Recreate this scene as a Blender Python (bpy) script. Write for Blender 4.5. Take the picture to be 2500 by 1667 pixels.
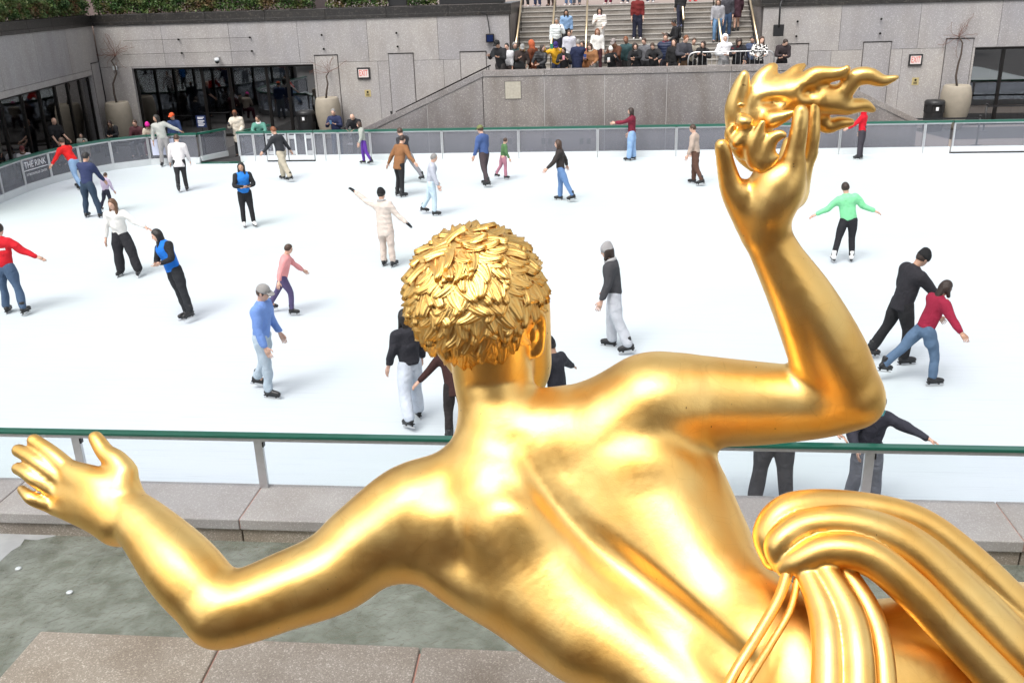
import bpy, math, random, numpy as np
from mathutils import Matrix, Vector
for o in list(bpy.data.objects): bpy.data.objects.remove(o)
scn = bpy.context.scene
COL = scn.collection
RAD = math.radians
rnd = random.Random(7)

# ------------------------------------------------------------------ camera
FPX, PITCH, ROLL, CH, YAW = 2271.105, .363193, -.0311126, 5.72807, -.1090071
def _basis():
    cy, sy = math.cos(YAW), math.sin(YAW)
    F = np.array([sy*math.cos(PITCH), cy*math.cos(PITCH), -math.sin(PITCH)])
    r = np.array([cy, -sy, 0.]); u = np.cross(r, F)
    R = r*math.cos(ROLL)+u*math.sin(ROLL); U = -r*math.sin(ROLL)+u*math.cos(ROLL)
    return F, R, U
CF, CR, CU = _basis()
CP = np.array([0, 0, CH])
cam_d = bpy.data.cameras.new('camera'); cam = bpy.data.objects.new('camera', cam_d); COL.objects.link(cam)
cam.matrix_world = Matrix(((CR[0], CU[0], -CF[0], 0), (CR[1], CU[1], -CF[1], 0), (CR[2], CU[2], -CF[2], CH), (0, 0, 0, 1)))
cam_d.sensor_width = 36; cam_d.lens = FPX*36/2500; cam_d.clip_end = 1500; cam_d.clip_start = .05
scn.camera = cam
# ------------------------------------------------------------------ light (overcast)
SUN_EL, SUN_AZ = 58, 200
w = bpy.data.worlds.new('World'); scn.world = w; w.use_nodes = True
nt = w.node_tree; nt.nodes.clear()
sky = nt.nodes.new('ShaderNodeTexSky'); sky.sky_type = 'NISHITA'; sky.sun_disc = False
sky.sun_elevation = RAD(SUN_EL); sky.sun_rotation = RAD(SUN_AZ); sky.air_density = .7; sky.dust_density = 4.0; sky.ozone_density = .6
hs = nt.nodes.new('ShaderNodeHueSaturation'); hs.inputs['Saturation'].default_value = .22
bgn = nt.nodes.new('ShaderNodeBackground'); bgn.inputs[1].default_value = .15
on = nt.nodes.new('ShaderNodeOutputWorld')
nt.links.new(sky.outputs[0], hs.inputs['Color']); nt.links.new(hs.outputs[0], bgn.inputs[0]); nt.links.new(bgn.outputs[0], on.inputs[0])
sd = bpy.data.lights.new('sun', 'SUN'); sd.energy = 1.2; sd.angle = RAD(38); sd.color = (1, .97, .93)
so = bpy.data.objects.new('sun', sd); COL.objects.link(so)
az = RAD(SUN_AZ); el = RAD(SUN_EL)
dirv = Vector((math.sin(az)*math.cos(el), math.cos(az)*math.cos(el), math.sin(el)))
so.rotation_euler = dirv.to_track_quat('Z', 'Y').to_euler()
vs = scn.view_settings; vs.view_transform = 'Standard'; vs.look = 'None'; vs.exposure = 1.0; vs.gamma = 1; vs.use_curve_mapping = False

# ------------------------------------------------------------------ pixel helpers (photo pixels -> world points)
def _dir(x, y): return CF+CR*(x-1250)/FPX-CU*(y-833.5)/FPX
def G(x, y, z=0.):
    d = _dir(x, y); return CP+d*(z-CH)/d[2]
def A(x, y, Y):
    d = _dir(x, y); return CP+d*Y/d[1]
K = 2500/2352.
def proj(p):
    d = np.array(p)-CP; z = d@CF
    return 1250+FPX*(d@CR)/z, 833.5-FPX*(d@CU)/z

# ------------------------------------------------------------------ object helpers
def tag(o, label=None, cat=None, group=None, kind=None):
    if label: o['label'] = label
    if cat: o['category'] = cat
    if group: o['group'] = group
    if kind: o['kind'] = kind
    return o
def thing(name, label, cat, loc=(0, 0, 0), group=None, rz=0):
    o = bpy.data.objects.new(name, None); COL.objects.link(o)
    o.location = [float(c) for c in loc]; o.rotation_euler = (0, 0, rz); o.empty_display_size = .2
    return tag(o, label, cat, group)
class MB:
    def __init__(s): s.v = []; s.f = []
    def add(s, vs, fs):
        n = len(s.v); s.v += [tuple(float(c) for c in v) for v in vs]; s.f += [tuple(i+n for i in f) for f in fs]; return s
    def box(s, x0, x1, y0, y1, z0, z1):
        return s.add([(x0,y0,z0),(x1,y0,z0),(x1,y1,z0),(x0,y1,z0),(x0,y0,z1),(x1,y0,z1),(x1,y1,z1),(x0,y1,z1)],
                     [(0,3,2,1),(4,5,6,7),(0,1,5,4),(1,2,6,5),(2,3,7,6),(3,0,4,7)])
    def prism(s, poly, z0, z1):
        n = len(poly)
        return s.add([(p[0],p[1],z0) for p in poly]+[(p[0],p[1],z1) for p in poly],
                     [tuple(range(n))[::-1], tuple(range(n, 2*n))]+[(i,(i+1)%n,n+(i+1)%n,n+i) for i in range(n)])
    def prismy(s, poly, y0, y1):   # poly in x,z extruded along y
        n = len(poly)
        return s.add([(p[0],y0,p[1]) for p in poly]+[(p[0],y1,p[1]) for p in poly],
                     [tuple(range(n)), tuple(range(n, 2*n))[::-1]]+[(i,n+i,n+(i+1)%n,(i+1)%n) for i in range(n)])
    def tube(s, pts, r, n=8, cap=True):
        pts = [np.array(p, float) for p in pts]; m = len(pts)
        if not hasattr(r, '__len__'): r = [r]*m
        vs = []; up = None
        for i in range(m):
            t = pts[min(i+1, m-1)]-pts[max(i-1, 0)]; t /= (np.linalg.norm(t)+1e-9)
            if up is None: up = np.array([0, 0, 1.]) if abs(t[2]) < .9 else np.array([1., 0, 0])
            a = up-t*(up@t); a /= (np.linalg.norm(a)+1e-9); b = np.cross(t, a); up = a
            for j in range(n):
                q = 2*math.pi*j/n; vs.append(pts[i]+r[i]*(math.cos(q)*a+math.sin(q)*b))
        fs = [(i*n+j, i*n+(j+1) % n, (i+1)*n+(j+1) % n, (i+1)*n+j) for i in range(m-1) for j in range(n)]
        if cap: fs += [tuple(range(n))[::-1], tuple(range((m-1)*n, m*n))]
        return s.add(vs, fs)
    def lathe(s, prof, n=32, c=(0, 0)):
        vs = [(c[0]+r*math.cos(2*math.pi*j/n), c[1]+r*math.sin(2*math.pi*j/n), z) for r, z in prof for j in range(n)]
        fs = [(i*n+j, i*n+(j+1) % n, (i+1)*n+(j+1) % n, (i+1)*n+j) for i in range(len(prof)-1) for j in range(n)]
        return s.add(vs, fs)
    def strip(s, pts, hw, z0, z1):   # rectangular bar swept along a polyline
        P = [np.array(p[:2], float) for p in pts]; m = len(P); vs = []
        for i in range(m):
            t0 = P[i]-P[max(i-1, 0)]; t1 = P[min(i+1, m-1)]-P[i]
            t = t0/(np.linalg.norm(t0)+1e-9)+t1/(np.linalg.norm(t1)+1e-9); t /= np.linalg.norm(t)
            nn = np.array([-t[1], t[0]])
            for sgn, z in ((-1, z0), (1, z0), (1, z1), (-1, z1)): q = P[i]+nn*hw*sgn; vs.append((q[0], q[1], z))
        fs = [(i*4+j, i*4+(j+1) % 4, i*4+4+(j+1) % 4, i*4+4+j) for i in range(m-1) for j in range(4)]
        fs += [(0, 1, 2, 3)[::-1], tuple(range((m-1)*4, m*4))]
        return s.add(vs, fs)
    def mesh(s, name, mat, smooth=False):
        me = bpy.data.meshes.new(name); me.from_pydata(s.v, [], s.f); me.update()
        if mat: me.materials.append(mat)
        if smooth: me.polygons.foreach_set('use_smooth', [True]*len(me.polygons))
        return me
    def build(s, name, mat, parent=None, smooth=False, bevel=0):
        o = bpy.data.objects.new(name, s.mesh(name, mat, smooth)); COL.objects.link(o)
        if parent: o.parent = parent
        if bevel:
            b = o.modifiers.new('bevel', 'BEVEL'); b.width = bevel; b.segments = 2; b.limit_method = 'ANGLE'
        return o
def obj(name, me, parent=None, loc=None, mat=None):
    o = bpy.data.objects.new(name, me); COL.objects.link(o)
    if parent: o.parent = parent
    if loc is not None: o.location = [float(c) for c in loc]
    return o

# ------------------------------------------------------------------ materials
_mc = {}
def mat(name, col=(.5,.5,.5), rough=.6, metal=0., noise=0., nscale=8., bump=0., bscale=30., spec=.5, coat=0.):
    key = (name, tuple(col))
    if key in _mc: return _mc[key]
    m = bpy.data.materials.new(name); m.use_nodes = True; t = m.node_tree; b = t.nodes['Principled BSDF']
    b.inputs['Base Color'].default_value = (*col, 1); b.inputs['Roughness'].default_value = rough
    b.inputs['Metallic'].default_value = metal; b.inputs['Specular IOR Level'].default_value = spec
    b.inputs['Coat Weight'].default_value = coat
    tc = t.nodes.new('ShaderNodeTexCoord')
    if noise:
        n = t.nodes.new('ShaderNodeTexNoise'); n.inputs['Scale'].default_value = nscale; n.inputs['Detail'].default_value = 6
        t.links.new(tc.outputs['Object'], n.inputs['Vector'])
        mx = t.nodes.new('ShaderNodeMix'); mx.data_type = 'RGBA'
        mx.inputs[6].default_value = (*[c*(1-noise) for c in col], 1); mx.inputs[7].default_value = (*[min(1, c*(1+noise)) for c in col], 1)
        t.links.new(n.outputs[0], mx.inputs[0]); t.links.new(mx.outputs[2], b.inputs['Base Color'])
    if bump:
        n2 = t.nodes.new('ShaderNodeTexNoise'); n2.inputs['Scale'].default_value = bscale; n2.inputs['Detail'].default_value = 5
        t.links.new(tc.outputs['Object'], n2.inputs['Vector'])
        bp = t.nodes.new('ShaderNodeBump'); bp.inputs['Strength'].default_value = bump; bp.inputs['Distance'].default_value = .02
        t.links.new(n2.outputs[0], bp.inputs['Height']); t.links.new(bp.outputs[0], b.inputs['Normal'])
    _mc[key] = m; return m
def granite(name, base, dark, light, speck=90., stain=.25, rough=.55, seed=0.):
    m = bpy.data.materials.new(name); m.use_nodes = True; t = m.node_tree; b = t.nodes['Principled BSDF']; L = t.links.new
    b.inputs['Roughness'].default_value = rough
    tc = t.nodes.new('ShaderNodeTexCoord'); mp = t.nodes.new('ShaderNodeMapping'); mp.inputs['Location'].default_value = (seed, seed*2, seed*.5)
    L(tc.outputs['Object'], mp.inputs[0])
    def noise(sc, det=4, src=None):
        n = t.nodes.new('ShaderNodeTexNoise'); n.inputs['Scale'].default_value = sc; n.inputs['Detail'].default_value = det; L((src or mp).outputs[0], n.inputs['Vector']); return n
    def ramp(n, p0, p1, c0=(0,0,0,1), c1=(1,1,1,1)):
        r = t.nodes.new('ShaderNodeValToRGB'); r.color_ramp.elements[0].position = p0; r.color_ramp.elements[1].position = p1
        r.color_ramp.elements[0].color = c0; r.color_ramp.elements[1].color = c1; L(n.outputs[0], r.inputs[0]); return r
    def mix(fac, a, c, mode='MIX', f=None):
        x = t.nodes.new('ShaderNodeMix'); x.data_type = 'RGBA'; x.blend_type = mode
        if f is not None: x.inputs[0].default_value = f

        else: L(fac, x.inputs[0])
        for i, q in ((6, a), (7, c)):
            if isinstance(q, tuple): x.inputs[i].default_value = (*q, 1)
            else: L(q, x.inputs[i])
        return x.outputs[2]
    c = mix(ramp(noise(speck*.6, 3), .42, .6).outputs[0], base, dark)
    vo = t.nodes.new('ShaderNodeTexVoronoi'); vo.inputs['Scale'].default_value = speck*.35; L(mp.outputs[0], vo.inputs['Vector'])
    rv = t.nodes.new('ShaderNodeSeparateColor'); L(vo.outputs['Color'], rv.inputs[0])
    r2 = t.nodes.new('ShaderNodeValToRGB'); r2.color_ramp.elements[0].position = .80; r2.color_ramp.elements[1].position = .95; L(rv.outputs[0], r2.inputs[0])
    c = mix(r2.outputs[0], c, light)
    # broad stains, vertically drawn
    mp2 = t.nodes.new('ShaderNodeMapping'); mp2.inputs['Scale'].default_value = (1.3, 1.3, .35); L(mp.outputs[0], mp2.inputs[0])
    st = ramp(noise(1.3, 6, mp2), .42, .72)
    c = mix(None, c, mix(st.outputs[0], (1., 1., 1.), (.72, .68, .64)), 'MULTIPLY', stain*2)
    pa = ramp(noise(.5, 3), .35, .65, (.93,.93,.95,1), (1.06,1.04,1.0,1))
    c = mix(None, c, pa.outputs[0], 'MULTIPLY', .8)
    oi = t.nodes.new('ShaderNodeObjectInfo'); rr_ = t.nodes.new('ShaderNodeValToRGB'); rr_.color_ramp.elements[0].color = (.86,.86,.88,1); rr_.color_ramp.elements[1].color = (1.06,1.04,1.0,1); L(oi.outputs['Random'], rr_.inputs[0])
    c = mix(None, c, rr_.outputs[0], 'MULTIPLY', 1.)
    L(c, b.inputs['Base Color'])
    bp = t.nodes.new('ShaderNodeBump'); bp.inputs['Strength'].default_value = .25; bp.inputs['Distance'].default_value = .01
    L(noise(speck, 3).outputs[0], bp.inputs['Height']); L(bp.outputs[0], b.inputs['Normal'])
    return m
M_gran = granite('speckled grey granite', (.345,.335,.335), (.295,.285,.285), (.45,.44,.44), 120, .22)
M_gran2 = granite('speckled brown granite', (.21,.193,.19), (.16,.145,.14), (.30,.285,.275), 120, .5, seed=3)
M_ledge = granite('ledge granite', (.37,.36,.35), (.31,.30,.29), (.46,.45,.44), 260, .25, seed=5)
M_plinth = granite('rough fountain stone', (.33,.295,.245), (.22,.19,.155), (.46,.42,.36), 260, .5, .7, seed=9)
M_step = granite('step granite', (.25,.23,.21), (.20,.185,.165), (.31,.295,.27), 110, .45, seed=11)
M_nose = mat('worn step nosing', (.29,.275,.25), .6, noise=.15)
M_cap = granite('dark polished granite', (.028,.026,.025), (.018,.017,.016), (.06,.055,.05), 60, .2, .35, seed=2)
M_joint = mat('mortar joint', (.09,.08,.075), .9)
M_jpale = mat('pale sealant joint', (.46,.44,.43), .8)
M_jpink = mat('pink sealant joint', (.45,.24,.19), .8)
M_frame = mat('dark bronze frame', (.018,.016,.015), .35, .6)
M_alu = mat('aluminium post', (.55,.55,.56), .38, .85, noise=.12, nscale=20)
M_white = mat('white board plastic', (.58,.61,.62), .35, noise=.05, nscale=3)
M_green = mat('green rail paint', (.008,.095,.062), .28, noise=.15, nscale=6, coat=.3)
M_black = mat('black plastic', (.012,.012,.013), .45, noise=.2)
M_steel = mat('galvanised steel', (.6,.6,.6), .35, .9)
M_brass = mat('brushed brass', (.75,.60,.38), .3, .9, noise=.1)
M_pot = mat('cast stone planter', (.29,.255,.20), .75, noise=.22, nscale=3.5, bump=.15)
M_soil = mat('soil', (.035,.028,.022), .95)
M_bark = mat('bark', (.05,.036,.028), .9, bump=.5)
M_twig = mat('reddish twig', (.16,.07,.05), .9)
M_floor = mat('dark terrace floor', (.050,.047,.047), .55, noise=.3, nscale=1.2, bump=.05)
M_beige = mat('beige terrace floor', (.25,.21,.18), .6, noise=.1, nscale=2)
M_mat = mat('charcoal rubber mat', (.028,.027,.028), .85, noise=.35, nscale=3, bump=.2)
M_red = mat('sign red', (.62,.05,.03), .5)
M_sign = mat('sign face', (.66,.58,.55), .5)
M_plq = mat('brass plaque', (.42,.34,.16), .5, noise=.1)
M_print = mat('white print', (.8,.8,.82), .5)
M_navy = mat('navy sign', (.01,.02,.07), .4)
# glazing
def glassmat(name, col, fac, rough=.05, dif=.0, dcol=(.5,.52,.55)):
    m = bpy.data.materials.new(name); m.use_nodes = True; t = m.node_tree; t.nodes.clear(); L = t.links.new
    tr = t.nodes.new('ShaderNodeBsdfTransparent'); tr.inputs[0].default_value = (*col, 1)
    gl = t.nodes.new('ShaderNodeBsdfGlossy'); gl.inputs['Roughness'].default_value = rough
    df = t.nodes.new('ShaderNodeBsdfDiffuse'); df.inputs[0].default_value = (*dcol, 1)
    fr = t.nodes.new('ShaderNodeFresnel'); fr.inputs[0].default_value = 1.5
    m1 = t.nodes.new('ShaderNodeMixShader'); m1.inputs[0].default_value = dif; L(tr.outputs[0], m1.inputs[1]); L(df.outputs[0], m1.inputs[2])
    ad = t.nodes.new('ShaderNodeMath'); ad.operation = 'ADD'; ad.inputs[1].default_value = fac; ad.use_clamp = True; L(fr.outputs[0], ad.inputs[0])
    ge = t.nodes.new('ShaderNodeNewGeometry'); iv = t.nodes.new('ShaderNodeMath'); iv.operation = 'SUBTRACT'; iv.inputs[0].default_value = 1; L(ge.outputs['Backfacing'], iv.inputs[1])
    mu = t.nodes.new('ShaderNodeMath'); mu.operation = 'MULTIPLY'; L(ad.outputs[0], mu.inputs[0]); L(iv.outputs[0], mu.inputs[1]); ad = mu
    m2 = t.nodes.new('ShaderNodeMixShader'); L(ad.outputs[0], m2.inputs[0]); L(m1.outputs[0], m2.inputs[1]); L(gl.outputs[0], m2.inputs[2])
    o = t.nodes.new('ShaderNodeOutputMaterial'); L(m2.outputs[0], o.inputs[0]); return m
M_pane = glassmat('scuffed clear board panel', (.80,.81,.85), .0, .25, .22, (.32,.33,.37))
M_glass = glassmat('dark door glass', (.30,.33,.36), .22, .02)
# ice
def icemat():
    m = bpy.data.materials.new('skated ice'); m.use_nodes = True; t = m.node_tree; b = t.nodes['Principled BSDF']; L = t.links.new
    tc = t.nodes.new('ShaderNodeTexCoord')
    n = t.nodes.new('ShaderNodeTexNoise'); n.inputs['Scale'].default_value = .22; n.inputs['Detail'].default_value = 4; L(tc.outputs['Object'], n.inputs['Vector'])
    r = t.nodes.new('ShaderNodeValToRGB'); r.color_ramp.elements[0].position = .38; r.color_ramp.elements[1].position = .62
    r.color_ramp.elements[0].color = (.54,.61,.615,1); r.color_ramp.elements[1].color = (.575,.625,.67,1); L(n.outputs[0], r.inputs[0])
    # faint skate scratches: stretched noise at two angles
    prev = r.outputs[0]
    for k, (ang, sc) in enumerate(((.3, 3.), (1.5, 2.4), (-.6, 2.8))):
        mp = t.nodes.new('ShaderNodeMapping'); mp.inputs['Rotation'].default_value = (0, 0, ang); mp.inputs['Scale'].default_value = (.25, 14, 1); L(tc.outputs['Object'], mp.inputs[0])
        w2 = t.nodes.new('ShaderNodeTexNoise'); w2.inputs['Scale'].default_value = sc; w2.inputs['Detail'].default_value = 3; w2.inputs['Distortion'].default_value = .6; L(mp.outputs[0], w2.inputs['Vector'])
        rr = t.nodes.new('ShaderNodeValToRGB'); rr.color_ramp.elements[0].position = .62; rr.color_ramp.elements[1].position = .72; L(w2.outputs[0], rr.inputs[0])
        mx = t.nodes.new('ShaderNodeMix'); mx.data_type = 'RGBA'; mx.inputs[7].default_value = (.46,.51,.55,1)
        mm = t.nodes.new('ShaderNodeMath'); mm.operation = 'MULTIPLY'; mm.inputs[1].default_value = .6; L(rr.outputs[0], mm.inputs[0]); L(mm.outputs[0], mx.inputs[0]); L(prev, mx.inputs[6]); prev = mx.outputs[2]
    L(prev, b.inputs['Base Color']); b.inputs['Roughness'].default_value = .42; b.inputs['Specular IOR Level'].default_value = .35
    return m
M_ice = icemat()
def goldmat():
    m = bpy.data.materials.new('gold leaf'); m.use_nodes = True; t = m.node_tree; b = t.nodes['Principled BSDF']; L = t.links.new
    tc = t.nodes.new('ShaderNodeTexCoord')
    def noise(sc, det=5):
        n = t.nodes.new('ShaderNodeTexNoise'); n.inputs['Scale'].default_value = sc; n.inputs['Detail'].default_value = det; L(tc.outputs['Object'], n.inputs['Vector']); return n
    n = noise(3.5, 8); r = t.nodes.new('ShaderNodeValToRGB'); r.color_ramp.elements[0].position = .3; r.color_ramp.elements[1].position = .7
    r.color_ramp.elements[0].color = (.97,.56,.145,1); r.color_ramp.elements[1].color = (1.0,.70,.26,1); L(n.outputs[0], r.inputs[0])
    sp = noise(38, 4); rs_ = t.nodes.new('ShaderNodeValToRGB'); rs_.color_ramp.elements[0].position = .735; rs_.color_ramp.elements[1].position = .78; L(sp.outputs[0], rs_.inputs[0])
    vo = t.nodes.new('ShaderNodeTexVoronoi'); vo.feature = 'DISTANCE_TO_EDGE'; vo.inputs['Scale'].default_value = 9; vo.inputs['Randomness'].default_value = .75; L(tc.outputs['Object'], vo.inputs['Vector'])
    rv = t.nodes.new('ShaderNodeValToRGB'); rv.color_ramp.elements[0].color = (.88,.84,.78,1); rv.color_ramp.elements[1].position = .015; rv.color_ramp.elements[1].color = (1,1,1,1); L(vo.outputs['Distance'], rv.inputs[0])
    m1 = t.nodes.new('ShaderNodeMix'); m1.data_type = 'RGBA'; m1.blend_type = 'MULTIPLY'; m1.inputs[0].default_value = .55; L(r.outputs[0], m1.inputs[6]); L(rv.outputs[0], m1.inputs[7])
    m2 = t.nodes.new('ShaderNodeMix'); m2.data_type = 'RGBA'; m2.inputs[7].default_value = (.30,.15,.05,1); L(rs_.outputs[0], m2.inputs[0]); L(m1.outputs[2], m2.inputs[6])
    L(m2.outputs[2], b.inputs['Base Color']); b.inputs['Metallic'].default_value = 1
    n2 = noise(14, 8); mr = t.nodes.new('ShaderNodeMapRange'); mr.inputs[3].default_value = .32; mr.inputs[4].default_value = .47; L(n2.outputs[0], mr.inputs[0]); L(mr.outputs[0], b.inputs['Roughness'])
    bp = t.nodes.new('ShaderNodeBump'); bp.inputs['Strength'].default_value = .12; bp.inputs['Distance'].default_value = .01; L(noise(22, 6).outputs[0], bp.inputs['Height'])
    bp2 = t.nodes.new('ShaderNodeBump'); bp2.inputs['Strength'].default_value = .10; bp2.inputs['Distance'].default_value = .004; L(noise(160, 2).outputs[0], bp2.inputs['Height']); L(bp.outputs[0], bp2.inputs['Normal'])
    L(bp2.outputs[0], b.inputs['Normal']); return m
M_gold = goldmat()

# ------------------------------------------------------------------ implicit surfaces
class SDF:
    """smooth union of swept rounded bones and ellipsoids"""
    def __init__(s): s.p = []
    def cone(s, a, b, ra, rb, k=.03, flat=None):
        s.p.append(('k', np.array([a, b], np.float32), np.array([ra, rb], np.float32), k, flat)); return s
    def chain(s, pts, k=.03, flat=None, sub=9):      # pts = [(vec, r), ...] -> smooth spline with varying radius
        P = np.array([np.r_[np.asarray(p, float), r] for p, r in pts]); n = len(P); out = []
        for i in range(n-1):
            p0, p1, p2, p3 = P[max(i-1, 0)], P[i], P[i+1], P[min(i+2, n-1)]
            m = sub if n > 2 else 1
            for j in range(m):
                t = j/m; out.append(.5*(2*p1+(p2-p0)*t+(2*p0-5*p1+4*p2-p3)*t*t+(3*p1-p0-3*p2+p3)*t**3))
        out.append(P[-1]); out = np.array(out, np.float32)
        s.p.append(('k', out[:, :3], out[:, 3], k, flat)); return s
    def ell(s, c, r, R=None, k=.03, op='e'): s.p.append((op, np.array(c, np.float32), np.array(r, np.float32), k, None if R is None else np.array(R, np.float32))); return s
    def sub_ell(s, c, r, R=None, k=.01): return s.ell(c, r, R, k, 'E')
    def sub_cone(s, a, b, ra, rb, k=.02): s.p.append(('K', np.array([a, b], np.float32), np.array([ra, rb], np.float32), k, None)); return s
    def sub_chain(s, pts, k=.02, sub=16):
        s.chain(pts, k, None, sub); t = s.p.pop(); s.p.append(('K',)+t[1:]); return s
    def cut(s, n, d): s.p.append(('h', np.array(n, np.float32), d, 0, None)); return s    # keep n.p < d
    @staticmethod
    def _ev(prims, P):
        D = np.full(len(P), 1e3, np.float32)
        for t, a, b, k, fl, seg in prims:
            if t in 'kK':
                q = P; aa = a
                if fl is not None:
                    n, sc = fl; n = np.array(n, np.float32); g = 1/sc-1
                    q = P+((P-a[0])@n*g)[:, None]*n; aa = a+((a-a[0])@n*g)[:, None]*n
                d = np.full(len(P), 1e3, np.float32)
                for i in (seg if seg is not None else range(len(aa)-1)):
                    ba = aa[i+1]-aa[i]; L2 = float(ba@ba)+1e-9; pa = q-aa[i]; tt = np.clip(pa@ba/L2, 0, 1); pa -= tt[:, None]*ba
                    np.minimum(d, np.sqrt(np.einsum('ij,ij->i', pa, pa))-(b[i]+(b[i+1]-b[i])*tt), out=d)
            elif t in 'eE':
                q = P-a
                if fl is not None: q = q@fl
                u = q/b; k0 = np.sqrt(np.einsum('ij,ij->i', u, u)); u = u/b; k1 = np.sqrt(np.einsum('ij,ij->i', u, u))+1e-6; d = k0*(k0-1)/k1
            else: D = np.maximum(D, P@a-b); continue
            if t in 'KE': d = -d; h = np.clip(k-np.abs(D-d), 0, None)/k; D = np.maximum(D, d)+h*h*k*.25
            else: h = np.clip(k-np.abs(D-d), 0, None)/k; D = np.minimum(D, d)-h*h*k*.25
        return D
    def _bounds(s):
        lo = np.full(3, 1e9); hi = -lo
        for t, a, b, k, fl in s.p:
            if t == 'k': m = b.max()+k*.3; lo = np.minimum(lo, a.min(0)-m); hi = np.maximum(hi, a.max(0)+m)
            elif t == 'e': m = b.max()+k*.3; lo = np.minimum(lo, a-m); hi = np.maximum(hi, a+m)
        return lo, hi
    def _near(s, c, R):    # primitives that matter inside the ball (c, R); None when the surface cannot be there
        ds = []; best = 1e3
        for t, a, b, k, fl in s.p:
            if t in 'kK':
                ba = a[1:]-a[:-1]; L2 = (ba*ba).sum(1)+1e-9; tt = np.clip(((c-a[:-1])*ba).sum(1)/L2, 0, 1)
                d = np.sqrt(((c-a[:-1]-tt[:, None]*ba)**2).sum(1))-(b[:-1]+(b[1:]-b[:-1])*tt)
            elif t in 'eE':
                d = np.array([np.sqrt(((c-a)**2).sum())-b.max()])
            else: d = np.array([0.])
            ds.append(d)
            if t == 'k' and fl is None: best = min(best, d.min()+k*0)
            elif t in 'ke': best = min(best, float(d.min())+ (b.max()*1.0))
        out = []; low = 1e3
        for (t, a, b, k, fl), d in zip(s.p, ds):
            if t in 'ke': low = min(low, float(d.min())-k*.3)
            if t == 'k' and fl is None:
                m = np.nonzero(d < best+2*R+k+.001)[0]
                if len(m) and d.min() < R+max(k, .01)+R*.1: out.append((t, a, b, k, fl, [int(i) for i in m if d[i] < d.min()+2*R+.001]))
            elif t in 'KE':
                if d.min() < R+k: out.append((t, a, b, k, fl, None))
            elif t == 'h' or d.min() < R+k+.01: out.append((t, a, b, k, fl, None))
        if low > R or not any(q[0] in 'ke' for q in out): return None
        return out
    def mesh(s, h, B=6, smooth=0):
        lo, hi = s._bounds(); lo = (lo-2*h).astype(np.float32); hi = hi+2*h
        G4 = 3; C = B*G4
        nc = np.ceil((hi-lo)/(h*C)).astype(int); nv = nc*C
        V = np.ones(nv, np.float32)
        g = np.stack(np.meshgrid(*[np.arange(B)]*3, indexing='ij'), -1).reshape(-1, 3)
        gb = np.stack(np.meshgrid(*[np.arange(G4)]*3, indexing='ij'), -1).reshape(-1, 3)
        Rc = C*h*.87; Vb = V.reshape(nv[0]//B, B, nv[1]//B, B, nv[2]//B, B)
        for ci in np.ndindex(*nc):
            o = np.array(ci)*C; cc = lo+(o+C/2)*h
            pr = s._near(cc, Rc)
            if pr is None: continue
            bi = np.array(ci)*G4+gb
            cd = s._ev(pr, (lo+(bi+.5)*B*h-.5*h).astype(np.float32))
            act = np.abs(cd) < B*h*1.5
            ina = bi[~act]
            if len(ina): Vb[ina[:, 0], :, ina[:, 1], :, ina[:, 2], :] = np.where(cd[~act] < 0, -1, 1)[:, None, None, None]
            Ic = bi[act]
            if not len(Ic): continue
            P = (lo+((Ic*B)[:, None, :]+g[None])*h).astype(np.float32).reshape(-1, 3)
            Vb[Ic[:, 0], :, Ic[:, 1], :, Ic[:, 2], :] = s._ev(pr, P).reshape(-1, B, B, B)
        S = V < 0
        X = S[:-1, :-1, :-1]; cnt = np.zeros(X.shape, np.int8); sh = V.shape
        C8 = [(i, j, k) for i in (0, 1) for j in (0, 1) for k in (0, 1)]
        for i, j, k in C8: cnt += S[i:sh[0]-1+i, j:sh[1]-1+j, k:sh[2]-1+k]
        cells = np.argwhere((cnt > 0) & (cnt < 8))
        idx = np.full(X.shape, -1, np.int32); idx[cells[:, 0], cells[:, 1], cells[:, 2]] = np.arange(len(cells))
        acc = np.zeros((len(cells), 3)); num = np.zeros(len(cells))
        cv = {c: V[cells[:, 0]+c[0], cells[:, 1]+c[1], cells[:, 2]+c[2]] for c in C8}
        for c in C8:
            for ax in range(3):
                if c[ax] == 0:
                    d = list(c); d[ax] = 1; a = cv[c]; b = cv[tuple(d)]; m = (a < 0) != (b < 0)
                    tt = np.where(m, a/(a-b+1e-12), 0); p = np.tile(np.array(c, float), (len(cells), 1)); p[:, ax] += tt
                    acc += p*m[:, None]; num += m
        verts = lo+(cells+acc/num[:, None])*h
        quads = []
        for ax in range(3):
            o = [0, 0, 0]; o[ax] = 1
            a = S[:sh[0]-o[0], :sh[1]-o[1], :sh[2]-o[2]]; b = S[o[0]:, o[1]:, o[2]:]
            e = np.argwhere(a != b); u, v = (ax+1) % 3, (ax+2) % 3
            e = e[(e[:, u] > 0) & (e[:, v] > 0) & (e[:, u] < sh[u]-1) & (e[:, v] < sh[v]-1)]
            ins = S[e[:, 0], e[:, 1], e[:, 2]]
            q = []
            for du, dv in ((-1, -1), (0, -1), (0, 0), (-1, 0)):
                c = e.copy(); c[:, u] += du; c[:, v] += dv; q.append(idx[c[:, 0], c[:, 1], c[:, 2]])
            q = np.stack(q, 1); q[~ins] = q[~ins][:, ::-1]; quads.append(q)
        Q = np.concatenate(quads)
        if smooth:
            E_ = np.concatenate([Q[:, [0, 1]], Q[:, [1, 2]], Q[:, [2, 3]], Q[:, [3, 0]]]); nvx = len(verts)
            deg = np.bincount(E_.ravel(), minlength=nvx)[:, None]+1e-9
            for it in range(smooth):
                for lam in (.55, -.57):
                    sm = np.stack([np.bincount(E_[:, 0], verts[E_[:, 1], c], nvx)+np.bincount(E_[:, 1], verts[E_[:, 0], c], nvx) for c in range(3)], 1)
                    verts = verts+lam*(sm/deg-verts)
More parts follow.
